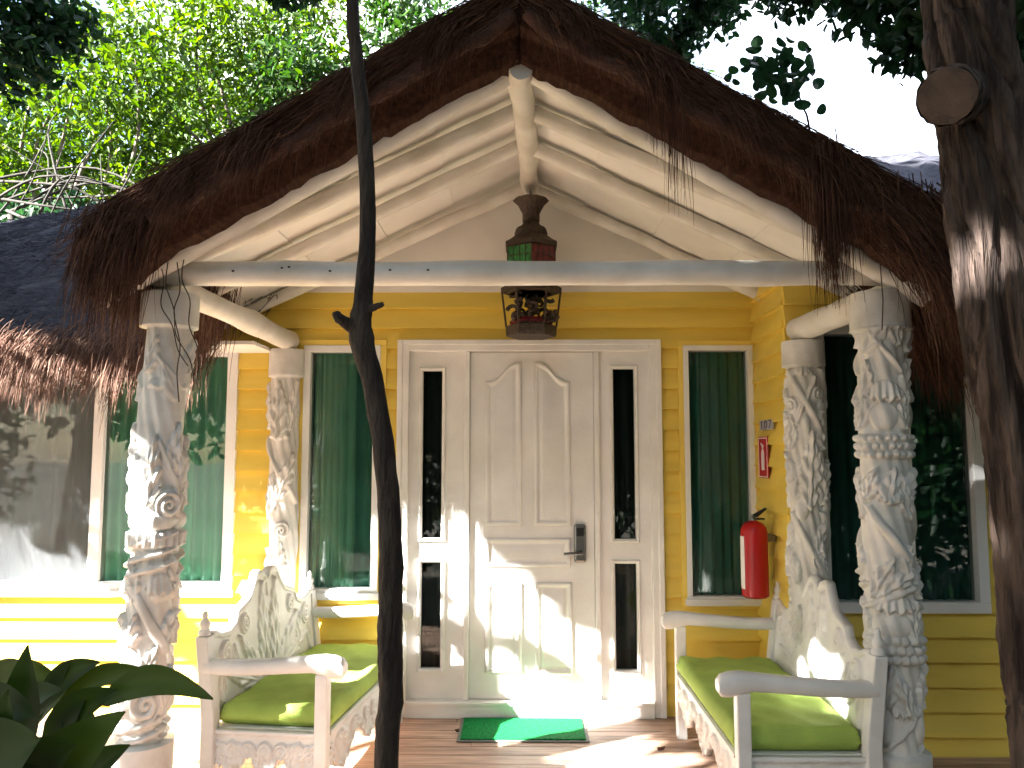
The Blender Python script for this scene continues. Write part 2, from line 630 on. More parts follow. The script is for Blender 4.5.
# dark inner walls that close the rooms behind the curtains
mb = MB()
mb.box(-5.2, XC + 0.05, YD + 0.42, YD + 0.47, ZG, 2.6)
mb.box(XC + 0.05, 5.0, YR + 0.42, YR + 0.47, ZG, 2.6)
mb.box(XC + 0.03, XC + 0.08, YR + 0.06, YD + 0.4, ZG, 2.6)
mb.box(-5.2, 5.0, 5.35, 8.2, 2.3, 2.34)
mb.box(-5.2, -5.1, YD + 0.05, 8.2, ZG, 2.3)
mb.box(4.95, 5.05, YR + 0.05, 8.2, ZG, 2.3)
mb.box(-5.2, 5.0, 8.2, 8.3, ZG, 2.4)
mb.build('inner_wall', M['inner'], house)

def wavy(x0, x1, z0, z1, Y, folds, depth, seed):
    r = np.random.default_rng(seed)
    nx = max(24, int((x1 - x0) / 0.008))
    xs = np.linspace(x0, x1, nx)
    ph = np.cumsum(r.uniform(0.6, 1.4, nx))
    ph = ph / ph[-1] * folds * 2 * PI
    amp = depth * (0.7 + 0.4 * np.interp(xs, np.linspace(x0, x1, 7), r.uniform(0, 1, 7)))
    rows = 6
    V = []
    for j in range(rows + 1):
        t = j / rows
        z = z0 + (z1 - z0) * t
        yy = Y + amp * np.sin(ph + 0.25 * np.sin(3 * t + ph * 0.2)) * (1 - 0.25 * t)
        V += [(a, b, z) for a, b in zip(xs, yy)]
    Fc = [(j * nx + i, j * nx + i + 1, (j + 1) * nx + i + 1, (j + 1) * nx + i) for j in range(rows) for i in range(nx - 1)]
    return V, Fc

def frame_rect(mb, r, w, Y0, Y1):
    x0, x1, z0, z1 = r
    mb.box(x0, x1, Y0, Y1, z0, z0 + w)
    mb.box(x0, x1, Y0, Y1, z1 - w, z1)
    mb.box(x0, x0 + w, Y0 + 0.0005, Y1, z0 + w, z1 - w)
    mb.box(x1 - w, x1, Y0 + 0.0005, Y1, z0 + w, z1 - w)

def window(r, Y, fw, mullions=(), cloth=None, trim=None, sill=True, seed=0, folds=7, depth=0.02):
    """window frame part with sub-parts pane, curtain, mullion and sill"""
    mb = MB()
    frame_rect(mb, r, fw, Y - 0.042, Y + 0.06)
    fr = mb.build('window', M['alu'], house, bevel=0.003)
    ed = [r[0] + fw] + [x for m_ in mullions for x in (m_ - fw / 2, m_ + fw / 2)] + [r[1] - fw]
    for m_ in mullions:
        mm = MB()
        mm.box(m_ - fw / 2, m_ + fw / 2, Y - 0.030, Y + 0.075, r[2] + fw, r[3] - fw)
        mm.build('mullion', M['alu'], fr, bevel=0.003)
    for i in range(0, len(ed), 2):
        pm = MB()
        pm.box(ed[i], ed[i + 1], Y + 0.010, Y + 0.014, r[2] + fw, r[3] - fw)
        pm.build('pane', M['glass'], fr)
        cm = cloth[i // 2]
        if cm:
            cs = cm if isinstance(cm, list) else [(cm, 0, 1, folds)]
            for mname, a, b, fo in cs:
                wv = ed[i + 1] - ed[i]
                V, Fc = wavy(ed[i] - 0.02 + wv * a, ed[i] + 0.02 + wv * b, r[2], r[3], Y + 0.055, fo, depth, seed + i)
                link_mesh('curtain', V, Fc, M[mname], fr, smooth='all')
    if sill:
        sm = MB()
        sm.box(r[0] - 0.015, r[1] + 0.015, Y - 0.058, Y - 0.044, r[2] - 0.02, r[2] + 0.02)
        sm.build('sill', M['alu'], fr, bevel=0.003)
    if trim:
        tm = MB()
        frame_rect(tm, (r[0] - trim, r[1] + trim, r[2] - trim * 1.3, r[3] + trim), trim, Y - 0.037, Y + 0.0)
        tm.build('trim', M['ytrim'], fr, bevel=0.003)
    return fr

mull = P(99, 470, YD)[0]
wl = window(W_LEFT, YD, 0.062, (mull,), ['greycurtain', 'palecurtain'], seed=3, folds=11, depth=0.038)
# insect screen in the left light
sc_ = MB()
sc_.box(W_LEFT[0] + 0.07, mull - 0.034, YD - 0.012, YD - 0.010, W_LEFT[2] + 0.065, W_LEFT[3] - 0.065)
sc_.build('insect_screen', M['screen'], wl)
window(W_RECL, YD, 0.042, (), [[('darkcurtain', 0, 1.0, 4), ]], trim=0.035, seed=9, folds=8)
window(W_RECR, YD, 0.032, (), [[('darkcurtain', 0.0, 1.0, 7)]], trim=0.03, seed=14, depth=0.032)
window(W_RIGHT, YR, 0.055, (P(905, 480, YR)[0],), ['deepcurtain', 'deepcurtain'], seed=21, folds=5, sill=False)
# brighter curtain leaf in the recess window
V, Fc = wavy(P(311, 470, YD)[0], P(354, 470, YD)[0], W_RECL[2], W_RECL[3], YD + 0.036, 6, 0.017, 77)
link_mesh('curtain', V, Fc, M['curtain'], [o for o in house.children if o.name.startswith('window')][1], smooth='all')
# corner board beside the left pilaster
mb = MB()
cbx = P(299, 470, YD)[0]

# ------------------------------------------------------------------ front door
def loop_offset(poly, d):
    k = len(poly)
    out = []
    for i in range(k):
        p0, p1, p2 = Vector(poly[i - 1]), Vector(poly[i]), Vector(poly[(i + 1) % k])
        e1, e2 = (p1 - p0), (p2 - p1)
        if e1.length < 1e-9 or e2.length < 1e-9:
            out.append(tuple(p1))
            continue
        e1.normalize()
        e2.normalize()
        n1, n2 = Vector((-e1.y, e1.x)), Vector((-e2.y, e2.x))
        b = n1 + n2
        if b.length < 1e-6:
            b = n1
        b.normalize()
        out.append(tuple(p1 + b * (d / max(0.35, b.dot(n1)))))
    return out

def moulding(mb, poly, w, h, Y, fill=None):
    """raised moulding along a closed counter-clockwise outline (x, z); optional raised field"""
    prof = [(0, 0.001), (0.12, 0.7), (0.32, 1.0), (0.6, 0.9), (0.8, 0.45), (1.0, 0.12)]
    rings = []
    for a, b in prof:
        pl = loop_offset(poly, a * w)
        rings.append([(x, Y - b * h, z) for x, z in pl])
    k = len(poly)
    V = [p for r in rings for p in r]
    Fc = [(i * k + j, i * k + (j + 1) % k, (i + 1) * k + (j + 1) % k, (i + 1) * k + j)
          for i in range(len(prof) - 1) for j in range(k)]
    if fill is not None:
        f0 = loop_offset(poly, w + 0.012)
        f1 = loop_offset(poly, w + 0.03)
        o = len(V)
        V += [(x, Y - 0.001, z) for x, z in loop_offset(poly, w)]
        V += [(x, Y - 0.001, z) for x, z in f0] + [(x, Y - fill, z) for x, z in f1]
        Fc += [(o + i * k + j, o + i * k + (j + 1) % k, o + (i + 1) * k + (j + 1) % k, o + (i + 1) * k + j)
               for i in range(2) for j in range(k)]
        Fc.append(tuple(o + 2 * k + j for j in range(k)))
    mb.add(V, Fc)

def pxz(px, py, Y=YD):
    q = P(px, py, Y)
    return (float(q[0]), float(q[2]))

dx0, dx1, dz0, dz1 = DOOR
fm = MB()
cw = 0.05
fm.box(dx0, dx0 + cw, YD - 0.055, YD + 0.06, ZF, dz1)
fm.box(dx1 - cw, dx1, YD - 0.055, YD + 0.06, ZF, dz1)
fm.box(dx0 + cw, dx1 - cw, YD - 0.055, YD + 0.06, dz1 - cw, dz1)
fm.box(dx0 - 0.02, dx0 + 0.012, YD - 0.062, YD - 0.03, ZF, dz1 + 0.02)
fm.box(dx1 - 0.012, dx1 + 0.02, YD - 0.062, YD - 0.03, ZF, dz1 + 0.02)
fm.box(dx0 + 0.012, dx1 - 0.012, YD - 0.0618, YD - 0.03, dz1 - 0.012, dz1 + 0.02)
frame = fm.build('door_frame', M['white'], house, bevel=0.005)
zb = pxz(530, 700)[1]
sm = MB()
sm.box(dx0 + cw, dx1 - cw, YD - 0.075, YD + 0.05, ZF, zb - 0.012)
sm.box(dx0 + cw, dx1 - cw, YD - 0.085, YD + 0.05, zb - 0.012, zb + 0.008)
sm.build('threshold', M['white'], frame, bevel=0.004)
ms = MB()
lx0, lx1 = pxz(470, 520)[0], pxz(594, 520)[0]
for x in (lx0 - 0.018, lx1 + 0.018):
    ms.box(x - 0.016, x + 0.016, YD - 0.044, YD + 0.05, zb + 0.008, dz1 - cw)
ms.build('mullion', M['white'], frame, bevel=0.006)

def side_panel(xa, xb, gl):
    """fixed leaf beside the door with two narrow glass lights"""
    z0, z1 = zb + 0.008, dz1 - cw
    Yf = YD - 0.012
    mb = MB()
    hs = []
    for (pa, pb, qa, qb) in gl:
        a = pxz(pa, (qa + qb) / 2)
        b = pxz(pb, (qa + qb) / 2)
        hs.append((a[0], b[0], pxz((pa + pb) / 2, qb)[1], pxz((pa + pb) / 2, qa)[1]))
    hs.sort(key=lambda h: h[2])
    hx0, hx1 = hs[0][0], hs[0][1]
    mb.box(xa, hx0, Yf, YD + 0.03, z0, z1)
    mb.box(hx1, xb, Yf, YD + 0.03, z0, z1)
    mb.box(hx0, hx1, Yf, YD + 0.03, z0, hs[0][2])
    mb.box(hx0, hx1, Yf, YD + 0.03, hs[0][3], hs[1][2])
    mb.box(hx0, hx1, Yf, YD + 0.03, hs[1][3], z1)
    p = mb.build('side_panel', M['white'], house)
    for h in hs:
        h = (hx0, hx1, h[2], h[3])
        m2 = MB()
        o = 0.022
        moulding(m2, [(h[0] - o, h[2] - o), (h[1] + o, h[2] - o), (h[1] + o, h[3] + o), (h[0] - o, h[3] + o)], o + 0.002, 0.016, Yf)
        m2.build('glazing_bead', M['white'], p, smooth=True)
        m3 = MB()
        m3.box(h[0], h[1], YD + 0.008, YD + 0.012, h[2], h[3])
        m3.build('pane', M['glass'], p)
        V, Fc = wavy(h[0] - 0.02, h[1] + 0.02, h[2] - 0.03, h[3] + 0.03, YD + 0.08, 2.5, 0.01, 5)
        link_mesh('curtain', V, Fc, M['blackcloth'], p, smooth='all')

side_panel(dx0 + cw, lx0 - 0.034, [(424, 444, 371, 538), (421, 441, 562, 668)])
side_panel(lx1 + 0.034, dx1 - cw, [(613, 635, 369, 539), (615, 637, 563, 670)])

lf = MB()
Yl = YD - 0.02
lf.box(lx0, lx1, Yl, YD + 0.03, zb + 0.012, dz1 - cw - 0.004)
leaf = lf.build('door', M['white'], house, bevel=0.002)
def ogee(pa, pb, ylow, yhigh):
    pts = []
    for i in range(15):
        t = i / 14
        s = t * t * (3 - 2 * t)
        s = s * s * (3 - 2 * s)
        pts.append((pa + (pb - pa) * t, ylow + (yhigh - ylow) * (s if t < 1 else 1)))
    return pts
def panel_obj(xa, xb, ybot, ytl, ytr):
    """raised-and-fielded panel; the head sweeps from height ytl (left) to ytr (right)"""
    x0, zb_ = pxz(xa, ybot, Yl)
    x1 = pxz(xb, ybot, Yl)[0]
    zl_a, zr_a = pxz(xa, ytl, Yl)[1], pxz(xb, ytr, Yl)[1]
    n = 24
    def ring(d, h):
        pts = [(x0 + d, Yl - h, zb_ + d), (x1 - d, Yl - h, zb_ + d)]
        for i in range(n):
            x = x1 - d + (x0 - x1 + 2 * d) * i / (n - 1)
            t = (x - x0) / (x1 - x0)
            q = t * t * (3 - 2 * t)
            q = q * q * (3 - 2 * q)
            pts.append((x, Yl - h, zl_a + (zr_a - zl_a) * q - d * (1.12 if ytl != ytr else 1)))
        return pts
    prof = [(0, 0.001), (0.004, 0.012), (0.011, 0.017), (0.019, 0.015), (0.026, 0.008), (0.031, 0.0015), (0.040, 0.001), (0.052, 0.008)]
    rings = [ring(d_, h_) for d_, h_ in prof]
    k = n + 2
    m2 = MB()
    V = [p for r in rings for p in r]
    Fc = [(i * k + j, i * k + (j + 1) % k, (i + 1) * k + (j + 1) % k, (i + 1) * k + j) for i in range(len(prof) - 1) for j in range(k)]
    o = len(V)
    last = rings[-1]
    V += [(last[2 + i][0], last[0][1], last[0][2]) for i in range(n)]
    b0 = (len(prof) - 1) * k + 2
    Fc += [(o + i, o + i + 1, b0 + i + 1, b0 + i) for i in range(n - 1)]
    m2.add(V, Fc)
    m2.build('door_panel', M['white'], leaf, smooth=True)
panel_obj(485, 522, 526, 381, 362)
panel_obj(534, 571, 526, 362, 381)
panel_obj(485, 571, 567, 538, 538)
panel_obj(485, 522, 673, 582, 582)
panel_obj(535, 573, 675, 582, 582)
hm = MB()
hx, hz0 = pxz(580, 562, Yl)
hz1 = pxz(580, 524, Yl)[1]
hm.box(hx - 0.036, hx + 0.036, Yl - 0.03, Yl, hz0, hz1)
hd = hm.build('lock_plate', M['metal'], leaf, bevel=0.012)
h2 = MB()
h2.box(hx - 0.024, hx + 0.022, Yl - 0.034, Yl - 0.029, hz1 - 0.07, hz1 - 0.02)
h2.build('card_reader', M['blackp'], leaf, bevel=0.002)
h3 = MB()
zl = pxz(580, 552, Yl)[1]
h3.tube([(hx + 0.005, Yl - 0.03, zl), (hx + 0.005, Yl - 0.065, zl), (hx - 0.02, Yl - 0.072, zl), (hx - 0.10, Yl - 0.068, zl - 0.004)],
        [0.013, 0.012, 0.010, 0.008], 12)
h3.build('handle', M['metal'], leaf, smooth=True)

# ------------------------------------------------------------------ porch timber
def px_line(a, b, Ya, Yb, n=9, wob=0.008, seed=0):
    A, B = P(*a, Ya), P(*b, Yb)
    r = np.random.default_rng(seed)
    pts = []
    off = r.normal(size=(n, 3)) * wob
    off[0] = off[-1] = 0
    for i in range(n):
        pts.append(tuple(A + (B - A) * i / (n - 1) + off[i]))
    return pts

def timber(name, pts, r, seed=0, m='log', n=14, rv=0.06):
    rr = np.random.default_rng(seed + 50)
    k = len(pts)
    rad = [r * (1 + rv * rr.normal()) for _ in range(k)]
    mb = MB()
    mb.tube(pts, rad, n, 0.015, True, seed)
    return mb.build(name, M[m], house, smooth=True)

tie = timber('tie_beam', px_line((148, 274), (900, 273), YP - 0.02, YP - 0.02, 17, 0.004, 1), 0.053, 1, n=18, rv=0.035)
# small dark knots on the tie beam
for k, (kx, ky) in enumerate([(233, 271), (282, 268), (289, 267), (390, 270), (428, 270), (330, 271)]):
    q = P(kx, ky, YP - 0.072)
    mb = MB()
    mb.lathe([(0.001, -0.004), (0.005, -0.003), (0.0055, 0.0), (0.003, 0.004)], (0, 0), 9)
    mb.v = [(q[0] + v[0] * 1.2, q[1] + v[2], q[2] + v[1] * 0.8) for v in mb.v]
    mb.build('knot', M['cord'], tie)
timber('ridge_pole', px_line((521, 68), (531, 188), 3.18, 4.72, 11, 0.006, 2), 0.052, 2)
# front rafters (barge poles) and the rafters behind them
timber('rafter', px_line((519, 68), (98, 299), 3.28, 3.28, 9, 0.002, 3), 0.047, 3, rv=0.03)
timber('rafter', px_line((525, 68), (928, 297), 3.28, 3.28, 9, 0.002, 4), 0.047, 4, rv=0.03)
for k, (a, b, c, Yk) in enumerate([((522, 108), (170, 270), (880, 262), 3.66), ((524, 144), (188, 303), (848, 292), 4.08), ((527, 186), (205, 331), (768, 298), 4.72)]):
    timber('rafter', px_line(a, b, Yk, Yk, 9, 0.003, 10 + k), 0.038, 10 + k, rv=0.04)
    timber('rafter', px_line(a, c, Yk, Yk, 9, 0.003, 20 + k), 0.038, 20 + k, rv=0.04)
timber('side_beam', px_line((160, 281), (290, 341), YP, 4.78, 9, 0.003, 30), 0.058, 30)
timber('side_beam', px_line((905, 290), (796, 330), YP, 4.12, 9, 0.003, 31), 0.060, 31)
# timber('beam_end', px_line((190, 348), (268, 306), 3.9, 3.9, 5, 0.004, 32), 0.045, 32)
# timber('beam_end', px_line((926, 318), (870, 272), 3.2, 3.3, 5, 0.004, 33), 0.05, 33)
# ceiling boards, two slopes, 2.5 cm thick, lapped
for sgn in (-1, 1):
    mb = MB()
    nb = 9
    for i in range(nb):
        a, b = i * 1.80 / nb, (i + 1) * 1.80 / nb + 0.012
        za, zb_ = ceil_z(a) + 0.045, ceil_z(b) + 0.045
        lift = 0.006 * (i % 2)
        mb.prism([(sgn * a, za + lift), (sgn * b, zb_ + lift), (sgn * b, zb_ + lift + 0.018), (sgn * a, za + lift + 0.018)], 3.33, YD + 0.02,
                 lambda u, v, wv: (u, wv, v))
    mb.build('ceiling_boards', M['ceil'], house)
# boarded eaves under the main roof
mb = MB()
mb.box(-5.2, -1.5, 4.45, YD, 2.20, 2.22)
mb.build('soffit', M['ceil'], house)
mb = MB()
mb.box(1.44, 5.0, 3.95, YR, 2.27, 2.29)
mb.build('soffit', M['ceil'], house)

# ------------------------------------------------------------------ carved pillars
def sstep(a, b, x):
    t = np.clip((x - a) / (b - a), 0, 1)
    return t * t * (3 - 2 * t)

def m_leaf(s, z, ang, L, W, h, lobes=5):
    al = s * math.sin(ang) + z * math.cos(ang)
    la = s * math.cos(ang) - z * math.sin(ang)
    u = al / L
    ins = (u > 0) & (u < 1)
    uc = np.clip(u, 0, 1)
    wd = W * np.sin(PI * uc ** 0.7) * (0.78 + 0.22 * np.abs(np.sin(uc * lobes * PI)))
    v = np.abs(la) / np.maximum(wd, 1e-5)
    body = np.sqrt(np.clip(1 - v ** 5, 0, 1))
    vein = 0.30 * np.cos((np.abs(la) / W * 2.4 - uc * lobes) * 2 * PI * 0.5)
    rib = 0.55 * np.exp(-(la / (W * 0.10)) ** 2) - 0.35 * np.exp(-((np.abs(la) - W * 0.2) / (W * 0.07)) ** 2)
    return np.where(ins & (v < 1), h * body * (0.62 + vein * 0.85 + rib * 0.6 + 0.3 * uc), 0)

def m_volute(s, z, R, h, hand=1):
    r = np.hypot(s, z)
    th = np.arctan2(z, s * hand)
    ph = r / R * 2.2 - th / (2 * PI)
    ridge = np.abs((ph % 1.0) - 0.5) * 2
    return np.where(r < R, h * (0.35 + 0.75 * (1 - ridge ** 2)) * np.clip((R - r) / (R * 0.12), 0, 1), 0)

def m_boss(s, z, a, b, h):
    q = 1 - (s / a) ** 2 - (z / b) ** 2
    return h * np.sqrt(np.clip(q, 0, 1))

def m_hood(s, z, a, b, h, n=4):
    edge = -b * 0.55 + 0.16 * b * np.cos(s / a * PI * n) + 0.3 * b * (s / a) ** 2
    top = b * np.sqrt(np.clip(1 - (s / a) ** 2, 0, 1))
    ins = (np.abs(s) < a) & (z > edge) & (z < top)
    t = np.clip((z - edge) / np.maximum(top - edge, 1e-4), 0, 1)
    return np.where(ins, h * (1 - 0.75 * t) * np.clip((z - edge) / 0.006, 0, 1) * (0.85 + 0.15 * np.cos(s / a * PI * n * 1.5)), 0)

def m_beads(th, z, zh, n, rows, h, R):
    zz = (z / zh + 1) / 2 * rows
    ins = (zz > 0) & (zz < rows)
    f = (zz % 1.0) * 2 - 1
    g = ((th * n / (2 * PI) + 0.5 * (np.floor(zz) % 2)) % 1.0) * 2 - 1
    q = 1 - f ** 2 - g ** 2 * 0.95
    return np.where(ins, h * (0.35 + 0.65 * np.sqrt(np.clip(q, 0, 1))), 0)

def m_flutes(th, z, zh, n, h):
    ins = np.abs(z) < zh
    return np.where(ins, h * (0.45 + 0.55 * np.abs(np.cos(th * n / 2))) * np.clip((zh - np.abs(z)) / 0.008, 0, 1), 0)

def m_vine(s, z, slope, half, h, zl):
    dist = np.abs(s - slope * z) / math.hypot(1, slope)
    return np.where(np.abs(z) < zl, h * np.sqrt(np.clip(1 - (dist / half) ** 2, 0, 1)), 0)

def pillar(cx, cyy, R, z0, z1, motifs, facing, name='pillar', nth=260, dz=0.0058, amp=1.0, seed=0, zcarve=None, ztop=2.08, half=False, shear=0.0, zref=2.1):
    """carved log: grid over angle and height, relief from the list of motifs"""
    nz = int((z1 - z0) / dz)
    zs = np.linspace(z0, z1, nz)
    if half:
        th1 = np.linspace(facing - PI * 0.58, facing + PI * 0.58, nth)
    else:
        th1 = np.linspace(0, 2 * PI, nth, endpoint=False)
    TH, Z = np.meshgrid(th1, zs)
    r = np.random.default_rng(seed)
    H = np.zeros_like(TH)
    for mo in motifs:
        kind, off, zc = mo[0], mo[1], mo[2]
        a = mo[3:]
        dth = (TH - facing - off + PI) % (2 * PI) - PI
        s = dth * R
        z = Z - zc
        if kind == 'leaf':
            h = m_leaf(s, z, *a)
        elif kind == 'volute':
            h = m_volute(s, z, *a)
        elif kind == 'boss':
            h = m_boss(s, z, *a)
        elif kind == 'hood':
            h = m_hood(s, z, *a)
        elif kind == 'beads':
            h = m_beads(dth, z, *a, R)
        elif kind == 'flutes':
            h = m_flutes(dth, z, *a)
        elif kind == 'vine':
            h = m_vine(s, z, *a)
        H = np.maximum(H, h)
    carve = sstep(zcarve, zcarve + 0.02, Z) * (1 - sstep(ztop - 0.006, ztop + 0.004, Z))
    lump = 0.004 * np.sin(TH * 3 + Z * 9 + seed) + 0.005 * np.sin(Z * 5.1 + seed * 2 + TH) + 0.0025 * np.sin(TH * 11 + Z * 31)
    base = np.where(Z > ztop, R * 1.02, R * 0.79)
    base = np.where(Z < zcarve, R * 1.13, base)
    rad = base + (H * amp + lump) * carve + lump * 0.15
    V = np.stack([cx + shear * (Z - zref) + rad * np.cos(TH), cyy + rad * np.sin(TH), Z], -1).reshape(-1, 3)
    i = np.arange(nz - 1)[:, None]
    nj = nth - 1 if half else nth
    j = np.arange(nj)[None, :]
    j2 = (j + 1) % nth
    idx = np.stack([i * nth + j, i * nth + j2, (i + 1) * nth + j2, (i + 1) * nth + j], -1).reshape(-1, 4)
    o = fast_mesh(name, V, idx, M['carved'], house, per=4, smooth=True)
    # top cap
    cap = MB()
    cx = cx + shear * (z1 - zref)
    cap.lathe([(R * 0.2, z1 - 0.001), (R * 1.0, z1 - 0.001), (R * 0.98, z1 + 0.004), (R * 0.2, z1 + 0.004)], (cx, cyy), 40)
    cap.build('pillar_cap', M['carved'], o)
    return o

def zpx(py, Y):
    return float(P(512, py, Y)[2])

Yv = YP - 0.1
zq = lambda py: zpx(py, Yv)
fill = []
def around(ms, n=2, step=2.2, start=1.9):
    out = list(ms)
    for k in range(n):
        for mo in ms:
            if mo[0] in ('beads', 'flutes'):
                continue
            out.append((mo[0], mo[1] + start + k * step) + tuple(mo[2:]))
    return out

# front right pillar
rp_m = [
    ('leaf', -0.75, zq(352), 0.75, 0.20, 0.055, 0.020, 4), ('leaf', 0.75, zq(345), -0.2, 0.14, 0.05, 0.018, 4),
    ('leaf', -0.9, zq(395), 0.25, 0.16, 0.055, 0.020, 4), ('vine', 0.15, zq(350), -0.9, 0.012, 0.016, 0.10),
    ('hood', 0.1, zq(394), 0.085, 0.055, 0.032, 4), ('boss', 0.0, zq(416), 0.075, 0.06, 0.022),
    ('leaf', -0.95, zq(428), 0.1, 0.15, 0.045, 0.018, 5), ('leaf', 0.95, zq(430), -0.1, 0.15, 0.045, 0.018, 5),
    ('beads', 0.0, zq(446), 0.05, 20, 3, 0.024),
    ('leaf', 0.15, zq(505), 0.2, 0.16, 0.07, 0.020, 5), ('leaf', -0.8, zq(500), 0.45, 0.15, 0.05, 0.022, 5),
    ('hood', 0.3, zq(498), 0.07, 0.035, 0.025, 5), ('leaf', 1.1, zq(520), -0.3, 0.2, 0.05, 0.020, 5),
    ('vine', 0.1, zq(535), -0.85, 0.020, 0.024, 0.12), ('leaf', -0.65, zq(600), 0.55, 0.20, 0.055, 0.024, 6),
    ('leaf', -0.25, zq(596), 0.95, 0.17, 0.05, 0.022, 5), ('leaf', 0.75, zq(575), 0.1, 0.12, 0.05, 0.020, 4),
    ('vine', 0.0, zq(598), 2.6, 0.014, 0.020, 0.05), ('hood', 0.15, zq(607), 0.09, 0.045, 0.032, 4),
    ('boss', 0.05, zq(626), 0.10, 0.055, 0.022),
    ('beads', 0.0, zq(651), 0.055, 18, 3, 0.026),
    ('leaf', -0.4, zq(712), 0.25, 0.19, 0.06, 0.022, 5), ('leaf', 0.6, zq(715), -0.35, 0.17, 0.055, 0.022, 5),
    ('hood', 0.5, zq(712), 0.07, 0.04, 0.028, 4), ('boss', -0.5, zq(728), 0.05, 0.08, 0.022), ('vine', 0.3, zq(735), 1.2, 0.014, 0.018, 0.1),
    ('leaf', 0.95, zq(640), 0.0, 0.16, 0.05, 0.018, 5),
]
# front left pillar
lp_m = [
    ('leaf', -0.85, zq(372), 0.3, 0.17, 0.05, 0.018, 5), ('leaf', 0.6, zq(400), -0.5, 0.18, 0.05, 0.012, 4),
    ('vine', 0.2, zq(370), -1.1, 0.010, 0.014, 0.07), ('hood', 0.0, zq(384), 0.10, 0.03, 0.014, 3),
    ('leaf', -0.35, zq(508), 0.05, 0.30, 0.055, 0.024, 7), ('leaf', -0.95, zq(490), -0.2, 0.2, 0.05, 0.022, 5),
    ('leaf', 0.55, zq(470), 0.15, 0.2, 0.055, 0.016, 5), ('vine', 0.35, zq(465), -0.5, 0.012, 0.018, 0.1),
    ('volute', 0.45, zq(506), 0.062, 0.024, 1), ('leaf', 1.05, zq(520), -0.1, 0.2, 0.05, 0.02, 5), ('boss', 0.1, zq(522), 0.10, 0.04, 0.022),
    ('flutes', 0.0, zq(541), 0.036, 22, 0.026), ('vine', 0.0, zq(556), 4.0, 0.010, 0.026, 0.1),
    ('hood', 0.4, zq(590), 0.075, 0.055, 0.034, 4), ('boss', 0.35, zq(598), 0.06, 0.025, 0.018), ('leaf', -0.7, zq(604), -0.25, 0.19, 0.05, 0.022, 5),
    ('vine', -0.05, zq(622), -0.75, 0.026, 0.022, 0.14), ('leaf', -0.75, zq(650), 0.15, 0.14, 0.05, 0.024, 4),
    ('leaf', 0.75, zq(655), 0.1, 0.16, 0.05, 0.022, 5), ('leaf', -0.1, zq(684), 0.4, 0.15, 0.05, 0.020, 5),
    ('volute', 0.1, zq(707), 0.078, 0.026, -1), ('leaf', -0.95, zq(722), 0.1, 0.2, 0.05, 0.022, 5),
    ('leaf', 0.95, zq(725), -0.1, 0.18, 0.05, 0.022, 5), ('vine', 0.0, zq(742), 5.0, 0.012, 0.022, 0.1),
]
ZPT = zpx(290, YP - 0.11)
pl_x = float(P(171, 300, YP)[0])
pillar(pl_x, YP, 0.115, ZF, ZPT, around(lp_m), math.atan2(-YP, -pl_x), seed=1, zcarve=zq(750), ztop=zq(325), shear=0.030, zref=ZPT)
pr_x = float(P(879, 300, YP)[0])
pillar(pr_x, YP, 0.118, ZF, ZPT, around(rp_m), math.atan2(-YP, -pr_x), seed=2, zcarve=zq(757), ztop=zq(328), shear=0.004, zref=ZPT)
# back right pillar, free-standing in front of the projecting wall
Yb = YR - 0.14
zk = lambda py: zpx(py, Yb - 0.08)
br_m = [
    ('hood', -0.3, zk(372), 0.07, 0.03, 0.02, 4), ('vine', 0.0, zk(400), -0.55, 0.018, 0.024, 0.16), ('vine', 0.1, zk(400), 0.5, 0.012, 0.018, 0.12),
    ('volute', -0.75, zk(405), 0.045, 0.022, 1), ('volute', 0.75, zk(395), 0.045, 0.022, -1), ('leaf', -0.9, zk(450), 0.0, 0.2, 0.05, 0.022, 6),
    ('leaf', 0.9, zk(450), 0.0, 0.2, 0.05, 0.022, 6), ('boss', 0.05, zk(425), 0.025, 0.05, 0.022),
    ('leaf', 0.15, zk(510), 0.05, 0.40, 0.075, 0.026, 9), ('leaf', -0.8, zk(500), -0.2, 0.25, 0.05, 0.022, 6), ('leaf', 0.95, zk(505), 0.2, 0.22, 0.05, 0.022, 6),
    ('boss', -0.35, zk(508), 0.045, 0.06, 0.022), ('vine', 0.0, zk(545), -0.6, 0.020, 0.024, 0.16),
    ('leaf', 0.5, zk(560), 0.3, 0.2, 0.05, 0.02, 5), ('leaf', -0.7, zk(585), -0.3, 0.2, 0.05, 0.022, 5), ('volute', 0.6, zk(560), 0.05, 0.022, 1),
    ('leaf', 0.2, zk(640), 0.0, 0.3, 0.07, 0.024, 7), ('leaf', -0.8, zk(650), 0.1, 0.22, 0.05, 0.022, 6), ('leaf', 0.2, zk(720), 0.1, 0.3, 0.07, 0.024, 7),
]
bx = P(806, 450, Yb)[0]
pillar(bx, Yb, 0.104, ZF, zpx(340, Yb - 0.1), around(br_m), math.atan2(-Yb, -bx), seed=3, zcarve=0.25, ztop=zpx(366, Yb - 0.1), nth=200, dz=0.007)
